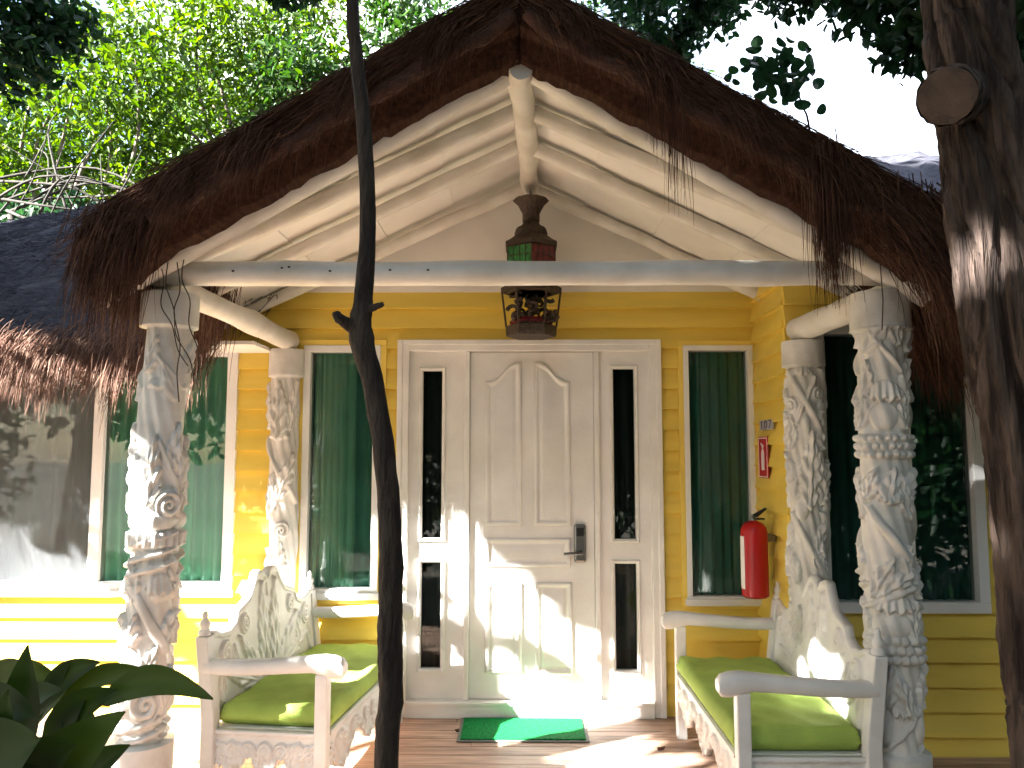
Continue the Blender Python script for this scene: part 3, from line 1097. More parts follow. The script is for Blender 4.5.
# back left pilaster, half round against the wall
Yl2 = YD - 0.045
zl_ = lambda py: zpx(py, Yl2 - 0.06)
bl_m = [
    ('leaf', 0.0, zl_(440), 0.0, 0.36, 0.075, 0.028, 8), ('leaf', -0.8, zl_(430), -0.15, 0.3, 0.05, 0.022, 7), ('leaf', 0.8, zl_(430), 0.15, 0.3, 0.05, 0.022, 7),
    ('hood', 0.0, zl_(436), 0.09, 0.03, 0.024, 4), ('leaf', 0.1, zl_(500), 0.35, 0.3, 0.06, 0.026, 7), ('vine', 0.0, zl_(470), -0.7, 0.018, 0.024, 0.2),
    ('leaf', -0.6, zl_(520), 0.1, 0.28, 0.06, 0.024, 7), ('volute', 0.4, zl_(530), 0.055, 0.024, 1), ('leaf', 0.2, zl_(590), 0.0, 0.32, 0.07, 0.026, 8),
    ('leaf', -0.8, zl_(600), 0.0, 0.3, 0.05, 0.022, 6), ('leaf', 0.2, zl_(680), 0.0, 0.4, 0.07, 0.024, 8),
]
blx = P(285, 450, Yl2)[0]
pillar(blx, Yl2, 0.104, ZF, zl_(349), bl_m, -PI / 2 - 0.2, seed=4, zcarve=0.2, ztop=zl_(376), nth=140, dz=0.007, half=True)

# ------------------------------------------------------------------ thatch
def thatch_slab(name, fn, nu, nv, thick, m, amp=0.03, seed=0, under=None):
    """closed slab: fn(u, v) -> outer surface point, thickness straight down"""
    r = np.random.default_rng(seed)
    us, vs = np.linspace(0, 1, nu), np.linspace(0, 1, nv)
    top = np.array([[fn(u, v) for u in us] for v in vs])
    top[:, :, 2] += r.normal(size=(nv, nu)) * amp * 0.35 + amp * 0.5 * np.sin(np.arange(nu) * 0.9 + seed)[None, :]
    top[:, :, 1] += r.normal(size=(nv, nu)) * amp * 0.3
    bot = top.copy()
    bot[:, :, 2] -= thick
    if under is not None:
        bot[:, :, 2] = np.where((bot[:, :, 1] > 3.13) & (bot[:, :, 1] <= 3.31), top[:, :, 2] - 0.242, bot[:, :, 2])
        bot[:, :, 2] = np.where(bot[:, :, 1] > 3.31, np.minimum(top[:, :, 2] - 0.005, np.maximum(bot[:, :, 2], under(bot[:, :, 0]))), bot[:, :, 2])
    V = np.concatenate([top.reshape(-1, 3), bot.reshape(-1, 3)])
    N = nu * nv
    f = []
    for j in range(nv - 1):
        for i in range(nu - 1):
            a = j * nu + i
            f.append((a, a + 1, a + nu + 1, a + nu))
            f.append((N + a, N + a + nu, N + a + nu + 1, N + a + 1))
    for i in range(nu - 1):
        f.append((i, N + i, N + i + 1, i + 1))
        b = (nv - 1) * nu + i
        f.append((b, b + 1, N + b + 1, N + b))
    for j in range(nv - 1):
        a = j * nu
        f.append((a, a + nu, N + a + nu, N + a))
        b = j * nu + nu - 1
        f.append((b, N + b, N + b + nu, b + nu))
    return V, f

YT0, YT1 = 3.03, 6.4
XE = 1.56
def porch_top(sgn):
    def fn(u, v):
        x = u * XE
        z = 3.459 - 0.575 * x - 0.03 * math.exp(-(x / 0.10) ** 2)
        if u > 0.94:
            z -= (u - 0.94) ** 2 * 12.0
        y = YT0 + (YT1 - YT0) * v ** 1.4
        if y > 3.27:
            z = max(z, ceil_z(x) + 0.10)
        return (sgn * x, y, z)
    return fn
roof = None
for k, sgn in enumerate((-1, 1)):
    V, f = thatch_slab('thatch', porch_top(sgn), 42, 60, 0.16, M['thatch'], 0.012, k, lambda x: ceil_z(x) + 0.085)
    o = link_mesh('roof', [tuple(v) for v in V], f, M['thatch'], house, smooth='all')
    if roof is None:
        roof = o

def gable_z(x):
    ax = np.abs(x)
    u = ax / XE
    return 3.459 - 0.575 * ax - np.where(u > 0.94, (np.clip(u, 0.94, 2) - 0.94) ** 2 * 12.0, 0)

# straw on the front face of the gable: bundles that run down the slope
N = 5200
xs = rng.uniform(-XE, XE, N)
dep = rng.uniform(0, 1, N)
root = np.stack([xs, YT0 - 0.012 + rng.normal(size=N) * 0.014, gable_z(xs) - dep ** 1.4 * 0.15 + 0.015], -1)
sg = np.sign(xs)[:, None]
dirn = np.concatenate([sg * 0.87, np.zeros((N, 1)), np.full((N, 1), -0.52)], 1)
strands('thatch_edge_straw', root, dirn, rng.uniform(0.12, 0.34, N), rng.uniform(0.0016, 0.0034, N), M['strawdark'], roof,
        bend=np.concatenate([sg * 0.75, np.full((N, 1), -0.06), np.full((N, 1), -0.7)], 1), jitter=0.10)
# loose hanging wisps under the edge
N = 1500
xs = np.concatenate([rng.normal(-1.3, 0.28, N // 3), rng.uniform(-1.55, 1.55, N // 3), rng.normal(1.28, 0.28, N // 3)])
N = len(xs)
xs = np.clip(xs, -XE, XE)
root = np.stack([xs, YT0 - 0.005 + rng.normal(size=N) * 0.02, gable_z(xs) - rng.uniform(0.02, 0.19, N)], -1)
strands('thatch_wisps', root, np.tile([0, -0.3, -0.7], (N, 1)) + np.sign(xs)[:, None] * np.array([[0.3, 0, 0]]), rng.uniform(0.05, 0.22, N),
        rng.uniform(0.0012, 0.0024, N), M['strawdark'], roof, bend=np.array([[0, 0, -1.0]]), jitter=0.16)
# dark red-brown edge poles under the straw
for k, sgn in enumerate((-1, 1)):
    r_ = np.random.default_rng(60 + k)
    pts = []
    for t in np.linspace(0, 1, 16):
        x = 0.03 + t * 1.40
        pts.append((sgn * x, YT0 - 0.012 + r_.normal() * 0.004, float(gable_z(np.array([x]))) - 0.150 + r_.normal() * 0.004 + (0.03 if t < 0.05 else 0)))
    timber('edge_pole', smooth_path(pts, 46), 0.030, 70 + k, 'edgepole', 14, 0.08)
    # straw bundles bound over the pole here and there
    for x in ((0.28, 0.62, 1.02, 1.3) if sgn < 0 else (0.18, 0.5, 0.85, 1.2)):
        nb_ = 170
        zt_ = float(gable_z(np.array([x]))) - 0.06
        rt = np.stack([sgn * x + r_.normal(size=nb_) * 0.045, YT0 - 0.035 + r_.normal(size=nb_) * 0.015, zt_ + r_.normal(size=nb_) * 0.03], -1)
        strands('straw_bundle', rt, np.tile([sgn * 0.35, -0.25, -0.75], (nb_, 1)), r_.uniform(0.10, 0.24, nb_), r_.uniform(0.0014, 0.003, nb_), M['strawdark'], roof,
                bend=np.array([[sgn * 0.15, -0.05, -1.0]]), jitter=0.16)
# top surface straw on the porch slopes
N = 5200
xs = rng.uniform(-XE, XE, N)
ysr = YT0 + rng.uniform(0, 1, N) ** 1.5 * 3.2
root = np.stack([xs, ysr, gable_z(xs) + 0.012], -1)
sg = np.sign(xs)[:, None]
strands('thatch_top_straw', root, np.concatenate([sg * 0.87, np.zeros((N, 1)), np.full((N, 1), -0.42)], 1), rng.uniform(0.1, 0.3, N),
        rng.uniform(0.0018, 0.0036, N), M['strawdark'], roof, jitter=0.12, seg=3)
# eave fringes of the porch: sides and the two front corners
def fringe(name, x0, y0, x1, y1, z, n, ln, m, spread=0.05, lean=(0, 0, -1), zj=0.05, w=(0.0014, 0.0032), par=None, d0=None):
    t = rng.uniform(0, 1, n)
    rx = x0 + (x1 - x0) * t + rng.normal(size=n) * spread
    ry = y0 + (y1 - y0) * t + rng.normal(size=n) * spread
    rz = z + rng.normal(size=n) * zj
    cl = 1 + 0.18 * np.sin(t * 37 + 1.3) + 0.12 * np.sin(t * 91)
    root = np.stack([rx, ry, rz], -1)
    return strands(name, root, np.tile(d0 if d0 is not None else lean, (n, 1)).astype(float), rng.uniform(ln[0], ln[1], n) * cl, rng.uniform(*w, n), m, par or roof,
                   bend=np.array([lean], float), jitter=0.09, seg=4)
fringe('eave_fringe', -1.62, 3.05, -1.62, 4.3, 2.43, 3200, (0.18, 0.34), M['straw'], 0.04, d0=(-0.25, 0, -0.85))
fringe('eave_fringe', 1.67, 3.05, 1.69, 3.8, 2.39, 2400, (0.30, 0.52), M['strawdark'], 0.05, d0=(0.6, 0, -0.6))
fringe('eave_fringe', 1.40, 3.01, 1.71, 3.05, 2.48, 1500, (0.28, 0.55), M['strawdark'], 0.035, d0=(0.4, -0.25, -0.6))
fringe('eave_fringe', -1.67, 3.05, -1.43, 3.03, 2.49, 700, (0.16, 0.36), M['strawdark'], 0.035, d0=(-0.2, -0.15, -0.8))

# straw tufts that hang from the front edge
def tuft(px, py0, py1, Y, n, wpx, par=None):
    a = P(px, py0, Y)
    L = a[2] - P(px, py1, Y)[2]
    wd = wpx / F * Y
    root = np.stack([a[0] + rng.normal(size=n) * wd * 0.35, a[1] + rng.normal(size=n) * 0.018, a[2] + rng.normal(size=n) * 0.02], -1)
    ln = L * np.clip(rng.normal(0.82, 0.16, n), 0.3, 1.08)
    return strands('straw_tuft', root, np.tile([0, -0.12, -1.0], (n, 1)), ln, rng.uniform(0.0014, 0.0028, n), M['strawdark'], roof,
                   bend=np.array([[0, 0, -1.0]]), jitter=0.045, seg=5)
tuft(824, 150, 300, 3.0, 330, 22)
tuft(440, 42, 80, 3.0, 60, 20)
tuft(668, 70, 200, 3.0, 30, 16)
tuft(652, 80, 150, 3.0, 20, 10)
tuft(683, 100, 225, 3.0, 14, 14)
tuft(895, 185, 270, 3.0, 140, 50)

# main roof: big weathered slopes left and right, hipped at the left end
ZR, YRG = 4.02, 6.9
mr = MB()
def slab_poly(top, thick):
    k = len(top)
    V = list(top) + [(x, y, z - thick) for x, y, z in top]
    Fc = [tuple(range(k)), tuple(range(2 * k - 1, k - 1, -1))] + [(i, i + k, (i + 1) % k + k, (i + 1) % k) for i in range(k)]
    return V, Fc
def roof_grid(ea, eb, ra, rb, nu, nv, seed, thick=0.16):
    ea, eb, ra, rb = map(np.array, (ea, eb, ra, rb))
    def fn(u, v):
        e = ea + (eb - ea) * u
        t = ra + (rb - ra) * u
        q = e + (t - e) * v
        return (q[0], q[1], q[2] - (0.06 * (1 - v / 0.12) ** 2 if v < 0.12 else 0))
    return thatch_slab('x', fn, nu, nv, thick, None, 0.045, seed)
EL, ER = (-6.2, 4.36, 2.26), (-1.2, 4.36, 2.26)
for (ea, eb, ra, rb, sd_) in [((-7.2, 4.36, 2.26), (-1.80, 4.36, 2.26), (-4.7, YRG, 3.58), (-1.5, YRG, 4.2), 5),
                              ((1.88, 3.80, 2.30), (6.5, 3.80, 2.30), (1.5, YRG, 4.22), (6.5, YRG, 4.22), 6),
                              ((-1.45, 5.3, 2.95), (1.5, 5.3, 2.95), (-1.6, YRG, 4.2), (1.5, YRG, 4.22), 7),
                              ((6.5, 10.2, 2.2), (-7.2, 10.2, 2.2), (6.5, YRG, 4.22), (-4.7, YRG, 3.58), 8)]:
    V, f = roof_grid(ea, eb, ra, rb, 60, 36, sd_)
    link_mesh('roof', [tuple(v) for v in V], f, M['weathered'], house, smooth='all')
mroof = [o for o in house.children if o.name.startswith('roof')][2]
mroof_r = [o for o in house.children if o.name.startswith('roof')][3]
# straw lying on the weathered left slope
N = 4200
u = rng.uniform(0, 1, N)
v = rng.uniform(0, 1, N)
E = np.array([-7.2, 4.36, 2.26]) + np.outer(u, np.array([5.78, 0, 0]))
T = np.array([-4.7, YRG, 3.58]) + np.outer(u, np.array([3.1, 0, 4.2 - 3.58]))
root = E + (T - E) * v[:, None] + np.array([0, 0, 0.02])
strands('thatch_top_straw', root, np.tile([0, -0.85, -0.42], (N, 1)), rng.uniform(0.08, 0.25, N), rng.uniform(0.002, 0.004, N), M['wstraw'], mroof, jitter=0.22, seg=2)
fringe('eave_fringe', -4.4, 4.36, -1.72, 4.36, 2.20, 5200, (0.22, 0.42), M['straw'], 0.045, par=mroof, d0=(0, -0.7, -0.5))
fringe('eave_fringe', 1.90, 3.84, 3.6, 3.84, 2.22, 3000, (0.30, 0.50), M['strawdark'], 0.05, par=mroof_r, d0=(0, -0.7, -0.5))

# cords that hang at the left pillar head
for k, pts in enumerate([[(168, 262), (166, 285), (174, 310), (176, 335), (190, 360), (194, 384)], [(177, 262), (180, 290), (174, 312), (180, 345), (177, 372), (179, 402)],
                         [(158, 258), (164, 280), (161, 305), (172, 325), (178, 350), (188, 366)], [(184, 258), (182, 280), (190, 300), (189, 325), (198, 350), (197, 380)]]):
    mb = MB()
    mb.tube(smooth_path([P(a, b, YP - 0.15 + 0.008 * k) for a, b in pts], 26), 0.0024, 6)
    mb.build('cord', M['cord'], house)
mb = MB()
mb.tube([P(a, b, YP - 0.15) for a, b in [(880, 262), (883, 300), (882, 330)]], 0.0022, 6)
mb.build('cord', M['cord'], house)

# ------------------------------------------------------------------ lantern
YLN = 4.55
lt = P(531, 200, YLN)
lant = thing('lantern', 'old carved hanging lantern with red and green glass under the porch ridge', 'lantern', (lt[0], YLN, lt[2]))
cx_, cy_ = lt[0], YLN
zz = lambda py: zpx(py, YLN)
k_ = YLN / F * 1.1
ml = MB()
for i in range(3):
    q = zz(193) + 0.012 * (1 - i)
    ml.tube([(cx_ + 0.006 * math.cos(t) * (1 if i % 2 else 0.2), cy_ + 0.006 * math.cos(t) * (0.2 if i % 2 else 1), q + 0.012 * math.sin(t)) for t in np.linspace(0, 2 * PI, 10)], 0.0025, 6)
ml.build('hook', M['metal'], lant)
ml = MB()
prof = [(5, 224), (8, 222), (8, 214), (12, 206), (17, 201), (14, 199), (4, 200)]
ml.lathe([(r * k_, zz(y)) for r, y in prof], (cx_, cy_), 10)
ml.lathe([(r * k_, zz(y)) for r, y in [(6, 238), (14, 238), (15.5, 234), (14, 229), (9, 226), (7, 222), (3, 221)]], (cx_, cy_), 12)
ml.lathe([(r * k_, zz(y)) for r, y in [(20, 250), (27, 249), (27, 245), (22, 242), (16, 237), (5, 236)]], (cx_, cy_), 6, PI / 6)
ml.build('crown', M['iron'], lant, smooth=True)
for i in range(6):
    a0, a1 = PI / 6 + i * PI / 3, PI / 6 + (i + 1) * PI / 3
    r0 = 24.5 * k_
    p0 = Vector((cx_ + r0 * math.cos(a0), cy_ + r0 * math.sin(a0), 0))
    p1 = Vector((cx_ + r0 * math.cos(a1), cy_ + r0 * math.sin(a1), 0))
    mid = (p0 + p1) / 2
    nrm = Vector((mid.x - cx_, mid.y - cy_, 0)).normalized()
    mb = MB()
    V = []
    for off in (0, 0.006):
        for q, zv in ((p0, zz(286)), (p1, zz(286)), (p1, zz(250)), (p0, zz(250))):
            V.append((q.x - nrm.x * off, q.y - nrm.y * off, zv))
    mb.add(V, [(0, 1, 2, 3), (7, 6, 5, 4), (0, 4, 5, 1), (1, 5, 6, 2), (2, 6, 7, 3), (3, 7, 4, 0)])
    mb.build('glass_panel', M['greenglass'] if i in (3, 1) else M['redglass'], lant)
    # pierced grille over the glass
    mb = MB()
    for t in np.linspace(0, 1, 5):
        q = p0.lerp(p1, t) + nrm * 0.003
        mb.tube([(q.x, q.y, zz(288)), (q.x, q.y, zz(248))], 0.004 if t in (0, 1) else 0.0022, 6)
    for zv in (250, 259, 268, 277, 287):
        a, b = p0 + nrm * 0.003, p1 + nrm * 0.003
        mb.tube([(a.x, a.y, zz(zv)), (b.x, b.y, zz(zv))], 0.0024, 6)
    mb.build('grille', M['iron'], lant)
mb = MB()
mb.lathe([(r * k_, zz(y)) for r, y in [(24, 294), (28, 293), (28, 288), (25, 286), (20, 286), (20, 294)]], (cx_, cy_), 6, 0.0)
mb.build('collar', M['iron'], lant)
for i in range(6):
    a = i * PI / 3
    mb = MB()
    mb.tube([(cx_ + 27 * k_ * math.cos(a), cy_ + 27 * k_ * math.sin(a), zz(292)), (cx_ + 23 * k_ * math.cos(a), cy_ + 23 * k_ * math.sin(a), zz(327))], 0.006, 8)
    mb.build('frame_bar', M['iron'], lant)
mb = MB()
mb.lathe([(r * k_, zz(y)) for r, y in [(4, 337), (22, 337), (23, 335), (23.5, 327), (20, 325), (4, 326)]], (cx_, cy_), 6, 0.0)
mb.build('tray', M['iron'], lant)
mb = MB()
mb.lathe([(r * k_, zz(y)) for r, y in [(3, 325), (19, 325), (20, 322), (17, 319), (4, 319)]], (cx_, cy_), 6, 0.0)
mb.build('base_ring', M['redglass'], lant)
# openwork scrolls in the lower cage, denser to the left
mb = MB()
r_ = random.Random(4)
for i in range(58):
    u = r_.uniform(-20, 20)
    vlow = 294 + r_.random() * 30
    if u > 2 and 297 < vlow < 313 and r_.random() < 0.85:
        continue
    if u < -15 and vlow < 312:
        continue
    R = r_.uniform(3, 6.5)
    a0 = r_.uniform(0, 6.28)
    yy = r_.uniform(-14, 14) * k_
    pts = []
    for t in np.linspace(0, 4.8, 12):
        rr = R * (1 - t / 8)
        pts.append((cx_ + (u + rr * math.cos(a0 + t)) * k_, cy_ + yy + 0.004 * math.sin(t * 2), zz(min(324, max(293, vlow + rr * math.sin(a0 + t))))))
    mb.tube(pts, [0.013 - 0.006 * j / 11 for j in range(12)], 7)
mb.build('openwork', M['iron'], lant, smooth=True)

# ------------------------------------------------------------------ benches
LB = 0.617
ZB0 = ZF
def back_top(s):
    t = abs(s)
    pts = [(0, 0.895), (0.03, 0.93), (0.075, 0.945), (0.115, 0.935), (0.16, 0.875), (0.205, 0.83), (0.245, 0.815), (0.30, 0.80), (0.335, 0.79), (0.36, 0.745),
           (0.42, 0.72), (0.49, 0.725), (0.54, 0.745), (0.60, 0.745)]
    return float(np.interp(t, [p[0] for p in pts], [p[1] for p in pts]))

def carve_panel(s, z):
    H = np.zeros_like(s)
    sa = np.abs(s)
    H = np.maximum(H, m_leaf(s - 0.055, z - 0.42, 0.05, 0.48, 0.075, 0.016, 8))
    H = np.maximum(H, m_leaf(-s - 0.055, z - 0.42, 0.05, 0.48, 0.075, 0.016, 8))
    H = np.maximum(H, m_leaf(s, z - 0.40, 0.0, 0.34, 0.05, 0.020, 6))
    H = np.maximum(H, m_leaf(sa - 0.08, z - 0.40, 0.75, 0.38, 0.06, 0.015, 6))
    H = np.maximum(H, m_leaf(sa - 0.14, z - 0.42, 1.25, 0.36, 0.05, 0.014, 6))
    H = np.maximum(H, m_volute(sa - 0.47, z - 0.63, 0.06, 0.015, 1))
    H = np.maximum(H, m_volute(sa - 0.27, z - 0.72, 0.05, 0.015, -1))
    H = np.maximum(H, m_leaf(sa - 0.36, z - 0.46, 0.15, 0.2, 0.05, 0.013, 5))
    H = np.maximum(H, m_leaf(sa - 0.52, z - 0.42, -0.1, 0.2, 0.04, 0.013, 4))
    return H

bench = thing('garden_bench', 'white carved garden bench with green cushion beside the right pillar, below the fire extinguisher', 'bench', (0, 0, 0), 'carved white porch benches')
def bx_build(mb, name, parent, m='bench', bevel=0.006, smooth=False):
    return mb.build(name, M[m], parent, smooth=smooth, bevel=bevel)
# back panel
nu, nv = 190, 110
ss = np.linspace(-0.585, 0.585, nu)
zt = np.array([back_top(s) for s in ss])
z0b = 0.36
SS = np.tile(ss, (nv, 1))
T = np.linspace(0, 1, nv)[:, None]
ZZ = z0b + (zt[None, :] - z0b) * T
H = carve_panel(SS, ZZ)
edge = np.minimum(zt[None, :] - ZZ, 0.05)
H = np.maximum(H, np.where((zt[None, :] - ZZ) < 0.03, 0.011 * np.sqrt(np.clip(1 - (((zt[None, :] - ZZ) - 0.015) / 0.015) ** 2, 0, 1)), 0))
groove = np.exp(-(SS / 0.008) ** 2) * (ZZ > 0.8) * 0.012
lean = (ZZ - 0.36) * 0.10
Vf = np.stack([-0.012 - H + groove + lean, SS, ZZ], -1).reshape(-1, 3)
Vb = np.stack([0.022 + lean, SS, ZZ], -1).reshape(-1, 3)
V = np.concatenate([Vf, Vb])
Nn = nu * nv
ff = []
for j in range(nv - 1):
    for i in range(nu - 1):
        a = j * nu + i
        ff.append((a, a + 1, a + nu + 1, a + nu))
        ff.append((Nn + a, Nn + a + nu, Nn + a + nu + 1, Nn + a + 1))
for i in range(nu - 1):
    b = (nv - 1) * nu + i
    ff.append((b, b + 1, Nn + b + 1, Nn + b))
    ff.append((i, Nn + i, Nn + i + 1, i + 1))
for j in range(nv - 1):
    a = j * nu
    ff.append((a, a + nu, Nn + a + nu, Nn + a))
    b = a + nu - 1
    ff.append((b, Nn + b, Nn + b + nu, b + nu))
fast_mesh('backrest', V, np.array(ff), M['bench'], bench, per=4, smooth=True)
for sgn in (-1, 1):
    mb = MB()
    y0 = sgn * 0.612
    mb.prism([(-0.03, 0.0), (0.035, 0.0), (0.035, 0.4), (0.075, 0.735), (0.015, 0.735), (-0.03, 0.4)], y0 - 0.032, y0 + 0.032, lambda u, v, wv: (u, wv, v))
    post = bx_build(mb, 'post', bench)
    mb = MB()
    mb.lathe([(0.020, 0.735), (0.028, 0.738), (0.030, 0.752), (0.020, 0.764), (0.023, 0.775), (0.026, 0.79), (0.016, 0.803), (0.012, 0.812), (0.014, 0.822), (0.010, 0.836), (0.003, 0.84)], (0.045, y0), 18)
    mb.build('finial', M['bench'], post, smooth=True)
    # arm with a scroll end
    mb = MB()
    sec = [(0.03, 0.605, 0.030), (-0.10, 0.605, 0.031), (-0.25, 0.612, 0.032), (-0.40, 0.624, 0.033), (-0.50, 0.632, 0.036), (-0.555, 0.630, 0.043), (-0.60, 0.622, 0.048), (-0.635, 0.617, 0.042), (-0.65, 0.615, 0.022)]
    V = []
    n_ = 12
    for (x, zc, hh) in sec:
        for j in range(n_):
            a = 2 * PI * j / n_
            ca, sa = math.cos(a), math.sin(a)
            q = 0.5
            V.append((x, y0 + 0.037 * math.copysign(abs(ca) ** q, ca), zc + hh * math.copysign(abs(sa) ** (q + 0.2), sa)))
    Fc = [(i * n_ + j, i * n_ + (j + 1) % n_, (i + 1) * n_ + (j + 1) % n_, (i + 1) * n_ + j) for i in range(len(sec) - 1) for j in range(n_)]
    Fc += [tuple(range(n_)), tuple((len(sec) - 1) * n_ + j for j in range(n_))]
    mb.add(V, Fc)
    mb.build('armrest', M['bench'], bench, smooth=True)
    mb = MB()
    mb.box(-0.575, -0.515, y0 - 0.028, y0 + 0.028, 0.0, 0.592)
    bx_build(mb, 'leg', bench)
# seat board and rails
mb = MB()
mb.box(-0.565, 0.0, -0.582, 0.582, 0.325, 0.347)
bx_build(mb, 'seat', bench, bevel=0.004)
# front apron: carved relief with a scalloped lower edge
def apron(width, fn, name):
    nu, nv = 150, 36
    ss = np.linspace(-width, width, nu)
    sc = np.abs(ss) / width
    lo = 0.175 - 0.05 * np.cos(ss / width * PI * 3.0) + 0.020 * np.abs(np.sin(ss / width * PI * 9)) - 0.03 * (sc > 0.9)
    SS = np.tile(ss, (nv, 1))
    T = np.linspace(0, 1, nv)[:, None]
    ZZ = lo[None, :] + (0.345 - lo[None, :]) * T
    per = width / 3.0
    H = np.zeros_like(SS)
    for c in np.arange(-width + per / 2, width, per):
        hd_ = 1 if c > 0 else -1
        H = np.maximum(H, m_leaf((SS - c) * hd_, ZZ - 0.20, 0.9, 0.17, 0.04, 0.014, 5))
        H = np.maximum(H, m_volute(SS - c + 0.04 * hd_, ZZ - 0.26, 0.042, 0.014, hd_))
        H = np.maximum(H, m_leaf((SS - c) * hd_, ZZ - 0.17, -0.4, 0.12, 0.035, 0.012, 4))
    H = np.maximum(H, np.where(ZZ - lo[None, :] < 0.012, 0.010, 0))
    H = np.maximum(H, np.where(ZZ > 0.328, 0.014, 0))
    Vf = np.array([fn(s, -h, z) for s, h, z in zip(SS.ravel(), H.ravel(), ZZ.ravel())])
    Vb = np.array([fn(s, 0.02, z) for s, z in zip(SS.ravel(), ZZ.ravel())])
    V = np.concatenate([Vf, Vb])
    Nn = nu * nv
    ff = []
    for j in range(nv - 1):
        for i in range(nu - 1):
            a = j * nu + i
            ff.append((a, a + 1, a + nu + 1, a + nu))
            ff.append((Nn + a, Nn + a + nu, Nn + a + nu + 1, Nn + a + 1))
    for i in range(nu - 1):
        b = (nv - 1) * nu + i
        ff.append((b, b + 1, Nn + b + 1, Nn + b))
        ff.append((i, Nn + i, Nn + i + 1, i + 1))
    fast_mesh(name, V, np.array(ff), M['bench'], bench, per=4, smooth=True)
apron(0.582, lambda s, o, z: (-0.562 + o, s, z), 'apron')
apron(0.242, lambda s, o, z: (-0.272 + s, -0.612 + o, z), 'side_apron')
apron(0.242, lambda s, o, z: (-0.272 - s, 0.612 - o, z), 'side_apron')
# cushion with soft rounded edges
def cushion():
    nu, nv = 60, 34
    x0, x1, y0, y1 = -0.578, -0.018, -0.577, 0.577
    r = np.random.default_rng(3)
    V = []
    for lay in (0, 1):
        for j in range(nv):
            for i in range(nu):
                u, v = i / (nu - 1), j / (nv - 1)
                e = min(u, 1 - u, v * 0.5, (1 - v) * 0.5) if False else min(u * 1.15, (1 - u) * 1.15, v * 0.56, (1 - v) * 0.56)
                d_ = min(1, e / 0.032)
                k = math.sqrt(max(0, 1 - (1 - d_) ** 2))
                x = x0 + (x1 - x0) * v
                yv = y0 + (y1 - y0) * u
                if lay:
                    z = 0.352 + 0.045 + 0.045 * k + 0.010 * math.sin(PI * u) * math.sin(PI * v) + 0.004 * math.sin(9 * u + 4 * v) + 0.0035 * math.sin(17 * v - 6 * u) + 0.002 * math.sin(31 * u + 19 * v)
                else:
                    z = 0.352 + 0.030 * (1 - k)
                V.append((x, yv, z))
    Nn = nu * nv
    ff = []
    for j in range(nv - 1):
        for i in range(nu - 1):
            a = j * nu + i
            ff.append((a, a + 1, a + nu + 1, a + nu))
            ff.append((Nn + a, Nn + a + nu, Nn + a + nu + 1, Nn + a + 1))
    for i in range(nu - 1):
        ff.append((i, Nn + i, Nn + i + 1, i + 1))
        b = (nv - 1) * nu + i
        ff.append((b, b + 1, Nn + b + 1, Nn + b))
    for j in range(nv - 1):
        a = j * nu
        ff.append((a, a + nu, Nn + a + nu, Nn + a))
        b = a + nu - 1
        ff.append((b, Nn + b, Nn + b + nu, b + nu))
    return link_mesh('cushion', V, ff, M['cushion'], bench, smooth='all')
cushion()
for ch in bench.children_recursive:      # seat depth
    co = np.empty(len(ch.data.vertices) * 3, dtype=np.float32)
    ch.data.vertices.foreach_get('co', co)
    co[0::3] *= 0.915
    ch.data.vertices.foreach_set('co', co)
    ch.data.update()
bench.location = (1.37, 3.86, ZF)
b2 = copy_tree(bench)
b2.location = (-1.265, 4.16, ZF)
b2.rotation_euler = (0, 0, PI - math.radians(6.5))
b2['label'] = 'white carved garden bench with green cushion behind the left pillar and leafy plant'

# ------------------------------------------------------------------ small things on and by the wall
mm = P(524, 730, 4.58)
rug = thing('doormat', 'rectangular green doormat with a grey border on the deck before the door', 'doormat', (mm[0], 4.58, ZF))
mb = MB()
x0, x1 = P(459, 730, 4.58)[0], P(587, 730, 4.58)[0]
mb.box(x0 + 0.018, x1 - 0.018, 4.408, 4.752, ZF + 0.004, ZF + 0.016)
mb.build('pile', M['mat'], rug, bevel=0.003)
mb = MB()
mb.box(x0, x1, 4.39, 4.77, ZF + 0.002, ZF + 0.009)
mb.build('border', M['matrim'], rug, bevel=0.003)

# fire extinguisher on the return wall
Ye = 4.50
ecx = P(753, 550, Ye)[0]
ecx = XC - 0.135
eb, et = zpx(597, Ye), zpx(521, Ye)
ext = thing('fire_extinguisher', 'red fire extinguisher hung on the yellow side wall above the bench', 'extinguisher', (ecx, Ye, eb))
R = 0.073
mb = MB()
mb.lathe([(R * 0.8, eb), (R, eb + 0.012), (R, et - 0.06), (R * 0.93, et - 0.035), (R * 0.7, et - 0.012), (R * 0.35, et), (0.018, et + 0.004)], (ecx, Ye), 28)
mb.build('cylinder', M['red'], ext, smooth=True)
mb = MB()
na = 14
V = []
for j in range(2):
    for i in range(na):
        a = PI - 0.75 + i / (na - 1) * 1.25
        V.append((ecx + (R + 0.0015) * math.cos(a), Ye + (R + 0.0015) * math.sin(a), eb + 0.05 + j * (et - eb - 0.13)))
V += [(ecx + (v[0] - ecx) * 0.99, Ye + (v[1] - Ye) * 0.99, v[2]) for v in V]
Fc = [(i, i + 1, na + i + 1, na + i) for i in range(na - 1)]
mb.add(V, Fc + [tuple(2 * na + k for k in f[::-1]) for f in Fc])
mb.build('label_sheet', M['whitesign'], ext)
mb = MB()
mb.lathe([(0.016, et), (0.018, et + 0.015), (0.013, et + 0.03), (0.004, et + 0.034)], (ecx, Ye), 14)
mb.tube([(ecx, Ye, et + 0.022), (ecx - 0.02, Ye - 0.035, et + 0.03)], 0.009, 10)
mb.build('valve', M['metal'], ext, smooth=True)
mb = MB()
mb.prism([(-0.012, 0.03), (0.065, 0.075), (0.075, 0.068), (0.02, 0.022)], -0.010, 0.010, lambda u, v, wv: (ecx + u, Ye + wv, et + v))
